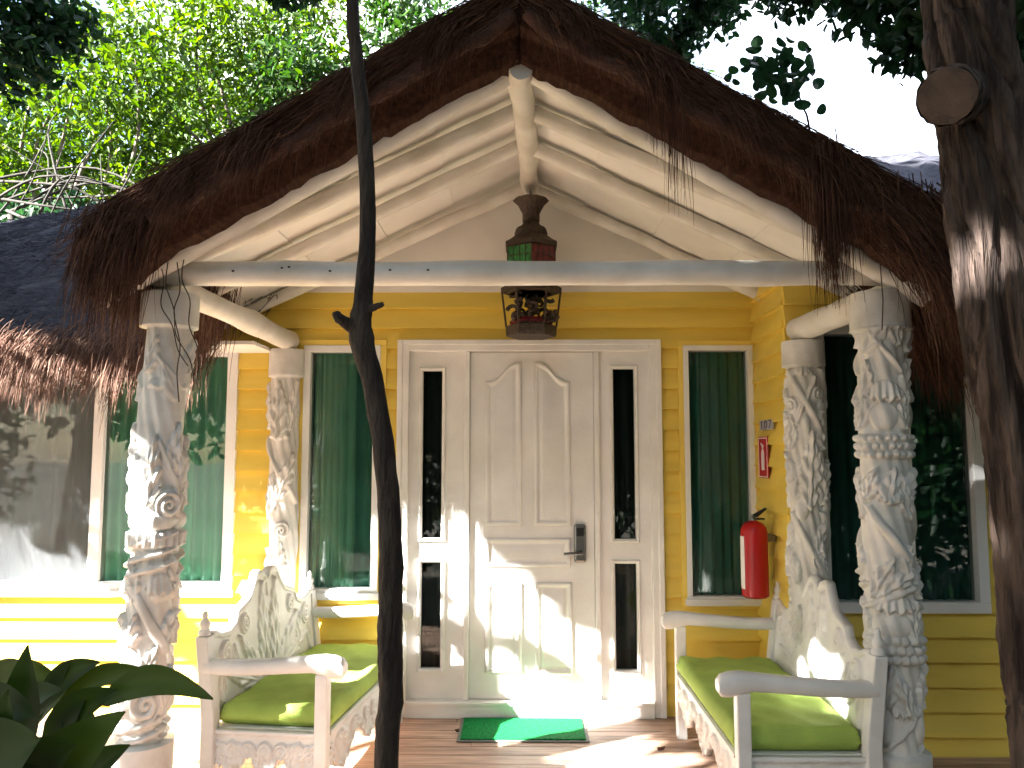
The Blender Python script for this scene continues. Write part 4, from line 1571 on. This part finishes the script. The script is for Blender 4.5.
mb.prism([(-0.012, 0.02), (0.06, 0.018), (0.062, 0.008), (0.0, 0.008)], -0.009, 0.009, lambda u, v, wv: (ecx + u, Ye + wv, et + v))
mb.build('handle', M['blackp'], ext, bevel=0.002)
mb = MB()
mb.box(ecx + R - 0.01, XC - 0.026, Ye - 0.03, Ye + 0.03, et - 0.11, et - 0.07)
mb.build('bracket', M['metal'], ext)

# fire sign on the return wall
Ys = 4.62
za, zb2 = zpx(478, Ys), zpx(437, Ys)
sg_ = thing('fire_sign', 'red fire extinguisher sign with white pictogram on the yellow side wall', 'sign', (XC - 0.03, Ys, za))
xsn = XC - 0.028
mb = MB()
mb.box(xsn - 0.006, xsn, Ys - 0.075, Ys + 0.095, za, zb2)
mb.build('face', M['redsign'], sg_)
mb = MB()
frame_y = [(Ys - 0.071, Ys + 0.091, za + 0.004, za + 0.010), (Ys - 0.071, Ys + 0.091, zb2 - 0.010, zb2 - 0.004),
           (Ys - 0.071, Ys - 0.065, za + 0.010, zb2 - 0.010), (Ys + 0.085, Ys + 0.091, za + 0.010, zb2 - 0.010)]
for a, b, c, e in frame_y:
    mb.box(xsn - 0.0075, xsn - 0.0055, a, b, c, e)
yc = Ys + 0.01
fnp = lambda u, v, wv: (wv, yc + u, za + v)
hS = zb2 - za
mb.prism([(-0.026, 0.045), (0.026, 0.045), (0.026, hS * 0.62), (0.012, hS * 0.70), (-0.012, hS * 0.70), (-0.026, hS * 0.62)], xsn - 0.0085, xsn - 0.0055, fnp)
mb.prism([(-0.010, hS * 0.71), (0.010, hS * 0.71), (0.010, hS * 0.76), (0.034, hS * 0.83), (0.030, hS * 0.86), (-0.024, hS * 0.79), (-0.010, hS * 0.76)], xsn - 0.0085, xsn - 0.0055, fnp)
mb.build('pictogram', M['whitesign'], sg_)
Yn = 4.56
za, zb2 = zpx(430, Yn), zpx(420, Yn)
pl = thing('number_plate', 'small grey room number plate above the red fire sign', 'sign', (XC - 0.03, Yn, za))
mb = MB()
mb.box(XC - 0.034, XC - 0.026, Yn - 0.12, Yn + 0.12, za, zb2)
mb.build('plate', M['greysign'], pl, bevel=0.002)
for ci, ch in enumerate('107'):
    cu = bpy.data.curves.new('digit', 'FONT')
    cu.body = ch
    cu.size = 0.085
    cu.extrude = 0.001
    cu.align_x = 'CENTER'
    cu.align_y = 'CENTER'
    to = bpy.data.objects.new('digit', cu)
    col.objects.link(to)
    bpy.context.view_layer.update()
    me = bpy.data.meshes.new_from_object(to.evaluated_get(bpy.context.evaluated_depsgraph_get()))
    bpy.data.objects.remove(to)
    me.materials.clear()
    me.materials.append(M['darkprint'])
    no = bpy.data.objects.new('digit', me)
    col.objects.link(no)
    no.parent = pl
    no.location = (-0.0055, 0.075 - 0.075 * ci, (zb2 - za) / 2)
    no.rotation_euler = (PI / 2, 0, -PI / 2)
    no.scale = (1.5, 0.75, 1)

# ------------------------------------------------------------------ trees
def path_px(pts, Y):
    return [P(a, b, Y if not hasattr(Y, '__len__') else Y[i]) for i, (a, b) in enumerate(pts)]

# slender trunk in front of the porch
YS = 2.30
bp_ = P(386, 768, YS)
top = P(352, 0, YS)
pts = [(bp_[0] + 0.015, YS, ZG), tuple(bp_), P(391, 700, YS), P(390, 640, YS), P(391, 560, YS), P(386, 470, YS), P(374, 390, YS), P(361, 335, YS), P(363, 300, YS), P(368, 230, YS), P(364, 130, YS), P(356, 50, YS),
       P(352, -20, YS), (top[0] - 0.05, YS + 0.05, 4.4), (top[0] + 0.1, YS - 0.1, 5.6)]
rad = [0.036, 0.033, 0.034, 0.035, 0.034, 0.031, 0.030, 0.035, 0.028, 0.023, 0.022, 0.020, 0.019, 0.016, 0.008]
st = thing('slender_tree', 'slender dark bent tree trunk standing in front of the porch and door', 'tree', (pts[0][0], YS, ZG))
sp_ = smooth_path(pts, 80)
rr = np.interp(np.linspace(0, 1, 80), np.linspace(0, 1, len(rad)), rad)
mb = MB()
mb.tube(sp_, list(rr), 22, 0.085, True, 5)
mb.tube(smooth_path([P(364, 335, YS), P(350, 325, YS - 0.02), P(339, 318, YS - 0.05), P(336, 313, YS - 0.05)], 10), list(np.linspace(0.022, 0.012, 10)), 10, 0.10, True, 6)
mb.tube(smooth_path([P(366, 310, YS), P(375, 307, YS - 0.02), P(383, 304, YS - 0.03)], 8), list(np.linspace(0.014, 0.007, 8)), 8, 0.12, True, 7)
mb.build('trunk', M['bark'], st, smooth='all')
cpos = np.array([top[0] + 0.1, YS - 0.1, 5.5]) + rng.normal(size=(1500, 3)) * np.array([0.9, 0.9, 0.5])
leaves('crown', cpos, 0.10, M['leaf_dark'], st)

# big fluted trunk at the right
YB = [2.32] * 12
cen = [(1090, 1100), (1078, 768), (1072, 690), (1064, 600), (1052, 500), (1034, 410), (1017, 330), (1002, 250), (990, 180), (980, 110), (971, 40), (964, -30)]
bt_pts = path_px(cen, 2.32)
bt_pts[0] = (bt_pts[1][0] + 0.02, 2.32, ZG)
bt_pts += [(bt_pts[-1][0] - 0.1, 2.3, 4.2), (bt_pts[-1][0] - 0.25, 2.2, 5.6), (bt_pts[-1][0] - 0.3, 2.2, 7.0)]
bt = thing('big_tree', 'thick brown fluted tree trunk with a sawn stub at the right edge', 'tree', (bt_pts[0][0], 2.32, ZG))
rad = [0.19, 0.15, 0.145, 0.142, 0.14, 0.136, 0.132, 0.126, 0.12, 0.115, 0.112, 0.112, 0.10, 0.08, 0.05]
def lob(th, t):
    w1 = th + 0.5 * math.sin(t * 9) + t * 1.2
    g = 0
    for c_, wd_, dp_ in ((0.4, 0.13, 0.28), (1.2, 0.08, 0.18), (1.9, 0.11, 0.25), (2.7, 0.14, 0.32), (3.3, 0.08, 0.2), (3.9, 0.10, 0.26), (4.6, 0.13, 0.3), (5.2, 0.08, 0.2), (5.8, 0.10, 0.25)):
        dd = (w1 - c_ - 0.25 * math.sin(t * 23 + c_ * 5) + PI) % (2 * PI) - PI
        g += dp_ * math.exp(-(dd / wd_) ** 2)
    return 1.06 + 0.08 * math.sin(3 * w1 + 2.2) + 0.03 * math.sin(13 * w1 + t * 19) + 0.024 * math.sin(29 * w1 - t * 31) + 0.016 * math.sin(47 * w1 + t * 63 + 2 * math.sin(t * 40)) - g
spth = smooth_path(bt_pts, 150)
rr = np.interp(np.linspace(0, 1, 150), np.linspace(0, 1, len(rad)), rad)
mb = MB()
mb.tube(spth, list(rr), 180, 0.016, True, 8, 0.0, lob)
trunk = mb.build('trunk', M['bigbark'], bt, smooth='all')
# sawn stub
s0, s1 = P(965, 97, 2.32), P(947, 96, 2.14)
s0, s1 = np.array(s0), np.array(s1)
mb = MB()
dirv = s1 - s0
mb.tube([s0, s0 + dirv * 0.55, s0 + dirv * 0.9, s0 + dirv], [0.085, 0.078, 0.082, 0.079], 26, 0.05, False, 9)
stub = mb.build('stub', M['bigbark'], bt, smooth='all')
mb = MB()
mb.tube([s0 + dirv * 0.97, s0 + dirv * 1.005, s0 + dirv * 1.012], [0.076, 0.076, 0.064], 26, 0.03, True, 10)
mb.build('cut_face', M['cut'], stub)

def limb(mb, a, b, r0, r1, sag=0.1, seed=0, n=8):
    a, b = np.array(a), np.array(b)
    r = np.random.default_rng(seed)
    L = np.linalg.norm(b - a)
    mid = (a + b) / 2 + r.normal(size=3) * L * 0.10 + np.array([0, 0, sag * L])
    p = smooth_path([a, mid, b], n)
    mb.tube(p, list(np.linspace(r0, r1, n)), 7, 0.06, True, seed)

def clump(cen, rad, n):
    d = rng.normal(size=(n, 3))
    d = unit(d) * (rng.uniform(0, 1, n) ** 0.5)[:, None]
    return np.array(cen) + d * np.array(rad)

def fine_clumps(centers, per, rad, sub=0.35):
    """leaf positions: small tufts scattered round each clump centre"""
    out = []
    for c in centers:
        k = max(1, per // 14)
        tc_ = clump(c, rad, k)
        for t in tc_:
            out.append(t + rng.normal(size=(14, 3)) * np.array(rad) * sub * 0.45)
    return np.concatenate(out)

# crown of the big tree: overhanging leafy twigs seen at the top right
cc = []
for a, b, Y in [(650, -20, 4.2), (700, -35, 4.0), (750, -30, 3.9), (800, -15, 3.6), (830, -40, 3.5), (850, -28, 3.4), (880, -25, 3.2), (905, 0, 3.2), (905, -25, 3.0),
                (870, -30, 3.2), (930, -30, 3.0), (780, -45, 3.6), (1010, 60, 3.1), (1020, 140, 3.1), (1030, 20, 3.0), (1035, 220, 3.2), (1040, 300, 3.3),
                (1015, 0, 2.9), (620, -10, 5.0), (650, 30, 5.2), (690, 20, 5.0), (670, 60, 5.4), (700, -5, 4.6), (735, -12, 4.4), (775, -22, 4.0), (650, 5, 5.0), (680, 45, 5.2), (630, 10, 5.4), (715, 15, 4.8), (815, -36, 3.8), (862, -8, 3.3), (915, 28, 3.1), (890, -8, 3.2), (908, 40, 3.1), (1035, 100, 3.4), (1050, 380, 3.4), (1060, 180, 3.0), (990, -40, 2.9)]:
    cc.append(P(a, b, Y))
posl = fine_clumps(cc, 230, (0.13, 0.22, 0.11), 0.6)
over = clump((0.6, 0.6, 6.6), (4.4, 4.0, 1.5), 15000)  # unseen leaf mass overhead, enlarged to keep sky light off the porch front
over2 = clump((2.7, 3.0, 5.2), (1.2, 1.6, 1.4), 3000)
leaves('crown', np.concatenate([posl]), 0.062, M['leaf_dark'], bt, 0.55)
leaves('crown', np.concatenate([over, over2]), 0.2, M['leaf_dark'], bt, 0.5)
mb = MB()
hub = np.array(bt_pts[-3])
for i, c in enumerate(cc[:18:2]):
    limb(mb, hub + np.array([0, 0, -0.2]), c, 0.03, 0.006, 0.12, 100 + i)
mb.build('limbs', M['bigbark'], bt, smooth='all')

# background trees beyond the cottage
def bg_tree(name, base, h, crown_c, crown_r, n_clumps, per, lsize, lm, label, cat='tree', group='trees beyond the cottage', barkm='treebark', seed=0, tr=0.14, sub=0.5):
    t = thing(name, label, cat, base, group)
    r = np.random.default_rng(seed)
    cs = []
    for _ in range(n_clumps):
        d_ = r.normal(size=3)
        d_ /= np.linalg.norm(d_)
        cs.append(np.array(crown_c) + d_ * np.array(crown_r) * r.uniform(0.25, 1.0) ** 0.6)
    mb = MB()
    b = np.array(base)
    fork = np.array([crown_c[0] * 0.6 + b[0] * 0.4, crown_c[1] * 0.6 + b[1] * 0.4, crown_c[2] - crown_r[2] * 0.75])
    limb(mb, b, fork, tr, tr * 0.7, 0.0, seed, 12)
    for i, c in enumerate(cs):
        limb(mb, fork + r.normal(size=3) * 0.05, c, tr * 0.32, 0.012, 0.06, seed * 31 + i, 9)
    mb.build('trunk', M[barkm], t, smooth='all')
    cr = np.mean(crown_r)
    pos = fine_clumps(cs, per, np.array(crown_r) * 0.38, sub)
    leaves('crown', pos, lsize, M[lm], t, 0.42)
    return t
bg_tree('broadleaf_tree', (-7.2, 11.5, ZG), 8, (-6.4, 11.0, 5.4), (2.1, 1.5, 2.4), 32, 640, 0.125, 'leaf_bright', 'sunlit bright green tree with thin leaves behind the thatch at the far left', seed=1)
bg_tree('broadleaf_tree', (-4.6, 13.0, ZG), 9, (-4.2, 12.4, 7.0), (2.2, 1.5, 2.8), 30, 560, 0.125, 'leaf_bright', 'airy bright green tree with sky showing through, left of the slender trunk', seed=2)
bg_tree('broadleaf_tree', (-1.9, 12.5, ZG), 9, (-1.9, 12.0, 6.6), (1.8, 1.4, 2.3), 32, 600, 0.14, 'leaf_mid', 'mid green tree rising behind the ridge just left of the gable peak', seed=3)
bg_tree('broadleaf_tree', (1.6, 14.5, ZG), 9, (1.5, 14.0, 8.0), (1.5, 1.2, 1.8), 26, 560, 0.14, 'leaf_mid', 'green tree behind the ridge just right of the gable peak', seed=4)
bg_tree('broadleaf_tree', (-11.5, 15.0, ZG), 10, (-11.0, 14.5, 7.4), (2.6, 1.5, 3.0), 30, 420, 0.18, 'leaf_mid', 'darker tree behind the sunlit trees at the far left edge', seed=5)
bg_tree('broadleaf_tree', (-7.0, 17.0, ZG), 10, (-6.6, 16.5, 8.2), (3.4, 1.5, 3.0), 22, 260, 0.17, 'leaf_mid', 'darker tree seen through gaps of the sunlit trees at the left', seed=15)
bg_tree('broadleaf_tree', (-5.4, 9.4, ZG), 6, (-5.4, 9.2, 3.6), (1.6, 0.7, 1.0), 22, 420, 0.15, 'leaf_dark', 'low dark tree with pale bare branches just above the left thatch', barkm='twig', seed=6, tr=0.10)
# pale bare branches in front of the low dark tree
tw = thing('bare_shrub', 'tangle of pale bare branches above the left thatched roof', 'shrub', (-4.6, 8.2, ZG))
mb = MB()
r_ = random.Random(12)
for i in range(14):
    a = P(r_.uniform(-60, 160), r_.uniform(215, 240), 8.2)
    b = P(r_.uniform(-20, 180), r_.uniform(110, 190), 8.2 + r_.uniform(-0.5, 0.5))
    limb(mb, a, b, r_.uniform(0.008, 0.018), 0.004, r_.uniform(-0.2, 0.25), 300 + i, 10)
for i in range(10):
    a = P(r_.uniform(-40, 40), r_.uniform(170, 215), 8.2)
    b = P(r_.uniform(80, 170), r_.uniform(190, 215), 8.2)
    limb(mb, a, b, 0.017, 0.007, r_.uniform(0.0, 0.2), 400 + i, 10)
for i in range(5):
    limb(mb, (-4.6 + i * 0.1, 8.2, ZG), P(10 + 35 * i, 215, 8.2), 0.05, 0.03, 0.0, 500 + i, 8)
mb.build('branches', M['twig'], tw, smooth='all')
# branch of leaves overhead at top left belongs to the shade tree at the left (below)

# young shoot on the roof
Yg = 4.1
sb = P(812, 140, Yg)
sh = thing('roof_seedling', 'young shoot with round dark leaves sprouting from the thatch against the white sky', 'plant', (sb[0] + 0.02, Yg, float(gable_z(np.array([sb[0]]))[0]) + 0.0))
mb = MB()
mb.tube(smooth_path([(sb[0] + 0.02, Yg, float(gable_z(np.array([sb[0]]))[0]) - 0.02), P(810, 135, Yg), P(802, 105, Yg), P(790, 75, Yg), P(765, 55, Yg)], 24), list(np.linspace(0.007, 0.003, 24)), 7)
mb.build('stem', M['bark'], sh)
nl = 84
rl = random.Random(8)
mb = MB()
for i in range(nl):
    px, py = rl.gauss(780, 15), rl.gauss(76, 14)
    if i < 9:
        px, py = [(757, 42), (733, 70), (745, 62), (728, 78), (808, 50), (810, 62), (803, 46), (736, 82), (790, 40)][i]
    c = P(px, py, Yg + rl.uniform(-0.12, 0.12))
    L = rl.uniform(0.045, 0.095) if i else 0.10
    a = rl.uniform(0, 6.28)
    ax = Vector((math.cos(a), rl.uniform(-0.5, 0.5), math.sin(a))).normalized()
    sdv = ax.cross(Vector((rl.uniform(-0.5, 0.5), -1, rl.uniform(-0.5, 0.5)))).normalized()
    nn = sdv.cross(ax)
    V = [c]
    V2 = []
    for k in range(10):
        t = 2 * PI * k / 10
        V2.append(Vector(c) + ax * (L * 0.5 * math.cos(t)) + sdv * (L * 0.34 * math.sin(t)) + nn * (0.006 * math.cos(2 * t)))
    mb.add([Vector(c)] + V2, [(0, 1 + k, 1 + (k + 1) % 10) for k in range(10)])
mb.build('foliage', M['leaf_dark'], sh)

# ------------------------------------------------------------------ leafy plant at the bottom left
YPL = 1.75
pb = P(25, 900, YPL)
plant = thing('broadleaf_plant', 'dark leafy plant with long broad leaves in the bottom left foreground', 'plant', (pb[0], YPL, ZG))
mb = MB()
mb.tube([(pb[0], YPL, ZG), (pb[0] + 0.01, YPL, 0.25), (pb[0], YPL, 0.62)], [0.025, 0.022, 0.015], 10, 0.05)
mb.tube([(pb[0] - 0.12, YPL + 0.1, ZG), (pb[0] - 0.1, YPL + 0.08, 0.3), (pb[0] - 0.08, YPL + 0.05, 0.6)], [0.02, 0.018, 0.013], 10, 0.05)
mb.build('stem', M['bark'], plant, smooth='all')
def blade(mb, a, b, wid, bow=0.05, tw=0.0, fold=0.25, sag=(0, 0, 1)):
    a, b = np.array(a), np.array(b)
    ax = b - a
    L = np.linalg.norm(ax)
    up = np.array(sag, float)
    sdv = np.cross(ax / L, np.array([0, -1.0, 0.35]))
    sdv /= np.linalg.norm(sdv)
    nn = np.cross(sdv, ax / L)
    ct, stt = math.cos(tw), math.sin(tw)
    s2 = sdv * ct + nn * stt
    n2 = np.cross(s2, ax / L)
    n = 14
    V = []
    for i in range(n + 1):
        t = i / n
        c = a + ax * t + up * bow * L * math.sin(PI * t) * 1.0
        wv = wid * (math.sin(PI * min(1, t ** 0.8 * 0.97 + 0.03)) ** 0.85) + 0.002
        if t < 0.14:
            wv *= 0.3 + 5 * t
        rip = 0.06 * wid * math.sin(9 * t)
        V += [c + s2 * wv + n2 * (fold * wv + rip), c + s2 * wv * 0.5 + n2 * fold * wv * 0.35, c - n2 * 0.003, c - s2 * wv * 0.5 + n2 * fold * wv * 0.35, c - s2 * wv + n2 * (fold * wv - rip)]
    Fc = [(i * 5 + j, i * 5 + j + 1, (i + 1) * 5 + j + 1, (i + 1) * 5 + j) for i in range(n) for j in range(4)]
    mb.add(V, Fc)
mb = MB()
px_ = lambda a, b, dy=0.0: P(a, b, YPL + dy)
spec = [((95, 705), (213, 699), 0.030, 0.16, 0.0, -0.02), ((60, 700), (150, 672), 0.022, 0.10, 0.0, 0.06), ((20, 760), (28, 645), 0.040, 0.0, 0.0, -0.05),
        ((40, 720), (72, 660), 0.020, 0.1, 0.2, 0.1), ((30, 720), (100, 662), 0.028, 0.14, 0.0, 0.08), ((-10, 700), (18, 660), 0.03, 0.1, 0.0, 0.1), ((20, 790), (125, 712), 0.062, -0.05, 0.15, -0.08),
        ((40, 745), (118, 690), 0.032, 0.10, -0.2, 0.0), ((10, 720), (60, 690), 0.03, 0.1, 0.3, 0.05), ((-30, 720), (35, 715), 0.045, 0.12, 0.0, -0.1), ((-30, 790), (40, 740), 0.075, 0.1, 0.1, -0.15),
        ((10, 800), (75, 745), 0.05, 0.1, 0.0, -0.1), ((30, 730), (95, 676), 0.024, 0.16, 0.1, 0.15), ((0, 760), (-20, 660), 0.035, 0.05, 0.0, 0.05), ((60, 800), (110, 760), 0.03, 0.1, 0.0, 0.1),
        ((-10, 690), (60, 680), 0.03, 0.14, 0.0, 0.18), ((50, 760), (85, 700), 0.03, 0.05, 0.3, 0.02), ((-10, 790), (8, 690), 0.05, 0.0, 0.0, -0.12), ((0, 830), (60, 780), 0.07, 0.1, 0.0, -0.15),
        ((90, 708), (62, 745), 0.03, 0.1, 0.0, 0.02), ((30, 700), (118, 684), 0.018, 0.12, 0.0, 0.2), ((20, 860), (130, 745), 0.05, 0.1, 0.2, 0.05)]
for a, b, wd, bow, tw_, dy in spec:
    blade(mb, px_(*a, dy), px_(*b, dy - 0.05), wd, bow, tw_)
rl = random.Random(21)
for i in range(16):
    a = (pb[0] + rl.uniform(-0.05, 0.05), YPL + rl.uniform(-0.05, 0.05), rl.uniform(0.35, 0.65))
    th = rl.uniform(0, 6.28)
    L = rl.uniform(0.2, 0.34)
    blade(mb, a, (a[0] + L * math.cos(th) - 0.05, a[1] + L * math.sin(th) * 0.8, a[2] + rl.uniform(-0.05, 0.14)), rl.uniform(0.025, 0.045), 0.14, rl.uniform(-0.3, 0.3))
mb.build('foliage', M['leaf_big'], plant, smooth='all')

# ------------------------------------------------------------------ fallen leaves on the deck
def dry(px, py, Y, s, seed):
    q = P(px, py, Y)
    r = random.Random(seed)
    mb = MB()
    V = [(q[0], Y, ZF + 0.004)]
    a0 = r.uniform(0, 6)
    for k in range(9):
        a = a0 + 2 * PI * k / 9
        L = s * (0.6 + 0.4 * math.cos(a - a0)) * r.uniform(0.8, 1.15)
        V.append((q[0] + L * math.cos(a), Y + L * math.sin(a) * 0.7, ZF + 0.006 + r.uniform(0, 0.02)))
    mb.add(V, [(0, 1 + k, 1 + (k + 1) % 9) for k in range(9)])
    return mb.build('fallen_leaf', M['dryleaf'], None, smooth='all')
def deckY(py):
    d_ = FW + UP * ((384 - py) / F)
    return (ZF - CAM[2]) / d_[2] * d_[1]
tag(dry(660, 751, deckY(751), 0.03, 1), 'curled dry brown leaf on the deck in front of the right bench', 'leaf')
tag(dry(456, 733, deckY(733), 0.022, 2), 'small dry leaf on the deck at the left end of the doormat', 'leaf')

# ------------------------------------------------------------------ shade tree at the left (out of frame) and unseen trees set around the viewpoint to block sky
def lit(Y0, z0):  # gaps shaped into the unseen crown where sun should get through
    wob = 0.10 * np.sin(Y0 * 5.1 + 1.0) + 0.07 * np.sin(Y0 * 11.3 + z0 * 7)
    a = (Y0 > 5.1) & (z0 < np.minimum(0.78 + wob, 2.36 - 1.155 * (Y0 - 4.36) + 0.3 * wob))
    b = (Y0 > 4.1 + wob) & (Y0 <= 5.25) & (z0 < 0.95 + wob)
    c = (np.abs(Y0 - 2.98) < 0.36) & (np.abs(z0 - 1.52 + wob * 0.3) < 0.21)
    e = (np.abs(Y0 - 1.54) < 0.10) & (np.abs(z0 - 3.02) < 0.14)
    f = (Y0 > 2.75 + 0.5 * wob) & (Y0 < 3.85) & (z0 < 0.33 + 0.5 * wob)  # opening cut so sun on the hidden deck brightens the ceiling by bounce
    f |= (Y0 > 2.75 + 0.5 * wob) & (Y0 < 4.3) & (z0 > 0.12) & (z0 < 0.66 + 0.5 * wob)
    return a | b | c | e | f
N = 80000
X = rng.uniform(-7.6, -4.6, N)
Y0 = rng.uniform(-1.5, 9.4, N)
z0 = rng.uniform(-1.6, 6.2, N)
pos = np.stack([X, Y0 + 0.5773 * X, z0 - 0.6667 * X], -1)
keep = ~lit(Y0, z0)
keep &= pos[:, 2] > 1.6
# uneven outer limit of the crown
keep &= (((Y0 - 3.6) / 5.9) ** 2 + ((z0 - 2.0) / 4.2) ** 2) < 1.0 + 0.1 * np.sin(X * 5)
ld = rng.uniform(0, 1, N)
pos = pos[keep][:30000]
# unseen sprays added inside the clear part, for dapple
ctr = np.stack([rng.uniform(3.7, 6.6, 13), rng.uniform(-0.9, 0.5, 13)], -1)
dp = []
for a, b in ctr:
    k = 16
    xx = rng.uniform(-5.6, -5.2) + rng.normal(size=k) * 0.12
    yy = a + rng.normal(size=k) * 0.10
    z_ = b + rng.normal(size=k) * 0.07
    dp.append(np.stack([xx, yy + 0.5773 * xx, z_ - 0.6667 * xx], -1))
xx = rng.uniform(-5.9, -5.0, 260)  # dense unseen clump added to keep a sun spot off the tie beam
dp.append(np.stack([xx, rng.normal(3.4, 0.26, 260) + 0.5773 * xx, rng.normal(2.2, 0.22, 260) - 0.6667 * xx], -1))
dp = np.concatenate(dp)
shade = thing('shade_tree', 'large leafy tree standing to the left, unseen crown shaped to block sun, whose dark leaves hang into the top left corner', 'tree', (-6.2, -1.4, ZG))
leaves('crown', np.concatenate([pos, dp]), 0.235, M['leaf_mid'], shade, 0.6)
near = [P(-10, 10, 4.0), P(20, 35, 4.1), P(40, 10, 4.2), P(-20, 60, 4.0), P(35, 58, 4.1), P(60, 40, 4.3), P(5, 75, 4.0), P(70, 15, 4.3), P(-30, 20, 4.2), P(285, -12, 4.3), P(300, -25, 4.3)]
leaves('crown', fine_clumps(near, 200, (0.13, 0.2, 0.10), 0.6), 0.065, M['leaf_dark'], shade, 0.45)
mb = MB()
limb(mb, (-6.2, -1.4, ZG), (-6.0, -1.0, 5.3), 0.26, 0.18, 0, 900, 14)
for i in range(9):
    c = pos[rng.integers(len(pos))]
    limb(mb, (-6.0, -1.0, 5.2), c if c[2] > 4.6 else pos[0] * 0 + np.array([-6.3, c[1], 5.4]), 0.05, 0.012, 0.08, 910 + i, 10)
limb(mb, (-6.0, -1.0, 5.2), P(-80, -20, 4.1), 0.06, 0.03, 0.05, 950, 14)
limb(mb, P(-80, -20, 4.1), P(20, 30, 4.1), 0.03, 0.008, 0.05, 951, 10)
limb(mb, P(-80, -20, 4.1), P(40, 60, 4.1), 0.02, 0.006, 0.05, 952, 10)
limb(mb, P(-60, -40, 4.2), P(290, -20, 4.3), 0.025, 0.006, 0.05, 953, 12)
mb.build('trunk', M['treebark'], shade, smooth='all')

G2 = 'unseen trees behind the viewpoint, set to block sky light'  # out of view, added to cut the sky light on porch and right wall
bg_tree('broadleaf_tree', (1.2, -5.5, ZG), 7, (1.2, -5.0, 3.6), (2.6, 1.3, 3.2), 36, 420, 0.26, 'leaf_dark', 'dark dense tree behind the viewpoint mirrored in the door lights', group=G2, seed=21, sub=0.8)
bg_tree('broadleaf_tree', (5.0, -3.6, ZG), 7, (4.8, -3.2, 3.6), (2.2, 1.6, 3.2), 36, 420, 0.26, 'leaf_dark', 'dark dense unseen tree added behind the viewpoint at the right to block sky', group=G2, seed=25, sub=0.8)
bg_tree('broadleaf_tree', (6.2, 0.6, ZG), 7, (5.6, 0.8, 3.2), (1.6, 2.4, 3.2), 36, 420, 0.24, 'leaf_dark', 'dense dark unseen tree added to the right of the viewpoint to block sky', group=G2, seed=22, sub=0.8)
bg_tree('broadleaf_tree', (-3.2, -6.5, ZG), 7, (-3.2, -6.0, 3.6), (2.6, 1.4, 3.3), 36, 420, 0.26, 'leaf_dark', 'dark dense tree behind the viewpoint mirrored in the left windows', group=G2, seed=23, sub=0.8)
bg_tree('broadleaf_tree', (-11.0, -4.0, ZG), 5, (-11.0, -4.0, 2.6), (1.5, 2.6, 2.2), 30, 380, 0.24, 'leaf_dark', 'low dark unseen tree added far to the left of the viewpoint to block sky', group=G2, seed=26, sub=0.8)
bg_tree('broadleaf_tree', (-10.5, 2.5, ZG), 5, (-10.5, 2.0, 2.4), (1.3, 3.0, 2.0), 30, 380, 0.24, 'leaf_dark', 'low dark unseen tree added to the left of the cottage to block sky', group=G2, seed=27, sub=0.8)
bg_tree('broadleaf_tree', (4.6, 3.4, ZG), 6, (4.2, 3.2, 2.6), (1.0, 1.2, 2.3), 24, 360, 0.18, 'leaf_dark', 'bushy dark tree close to the right wall, out of frame, set to shade it', group=G2, seed=24, sub=0.8)

# ------------------------------------------------------------------ render settings
S.view_settings.view_transform = 'Standard'
try:
    S.view_settings.look = 'None'
except Exception:
    pass
S.view_settings.gamma = 1.0
S.view_settings.exposure = 3.9
S.view_settings.use_curve_mapping = False
S.cycles.use_denoising = True
S.cycles.max_bounces = 9
S.cycles.diffuse_bounces = 5
S.cycles.glossy_bounces = 3
S.cycles.transparent_max_bounces = 16
S.cycles.caustics_reflective = False
S.cycles.caustics_refractive = False
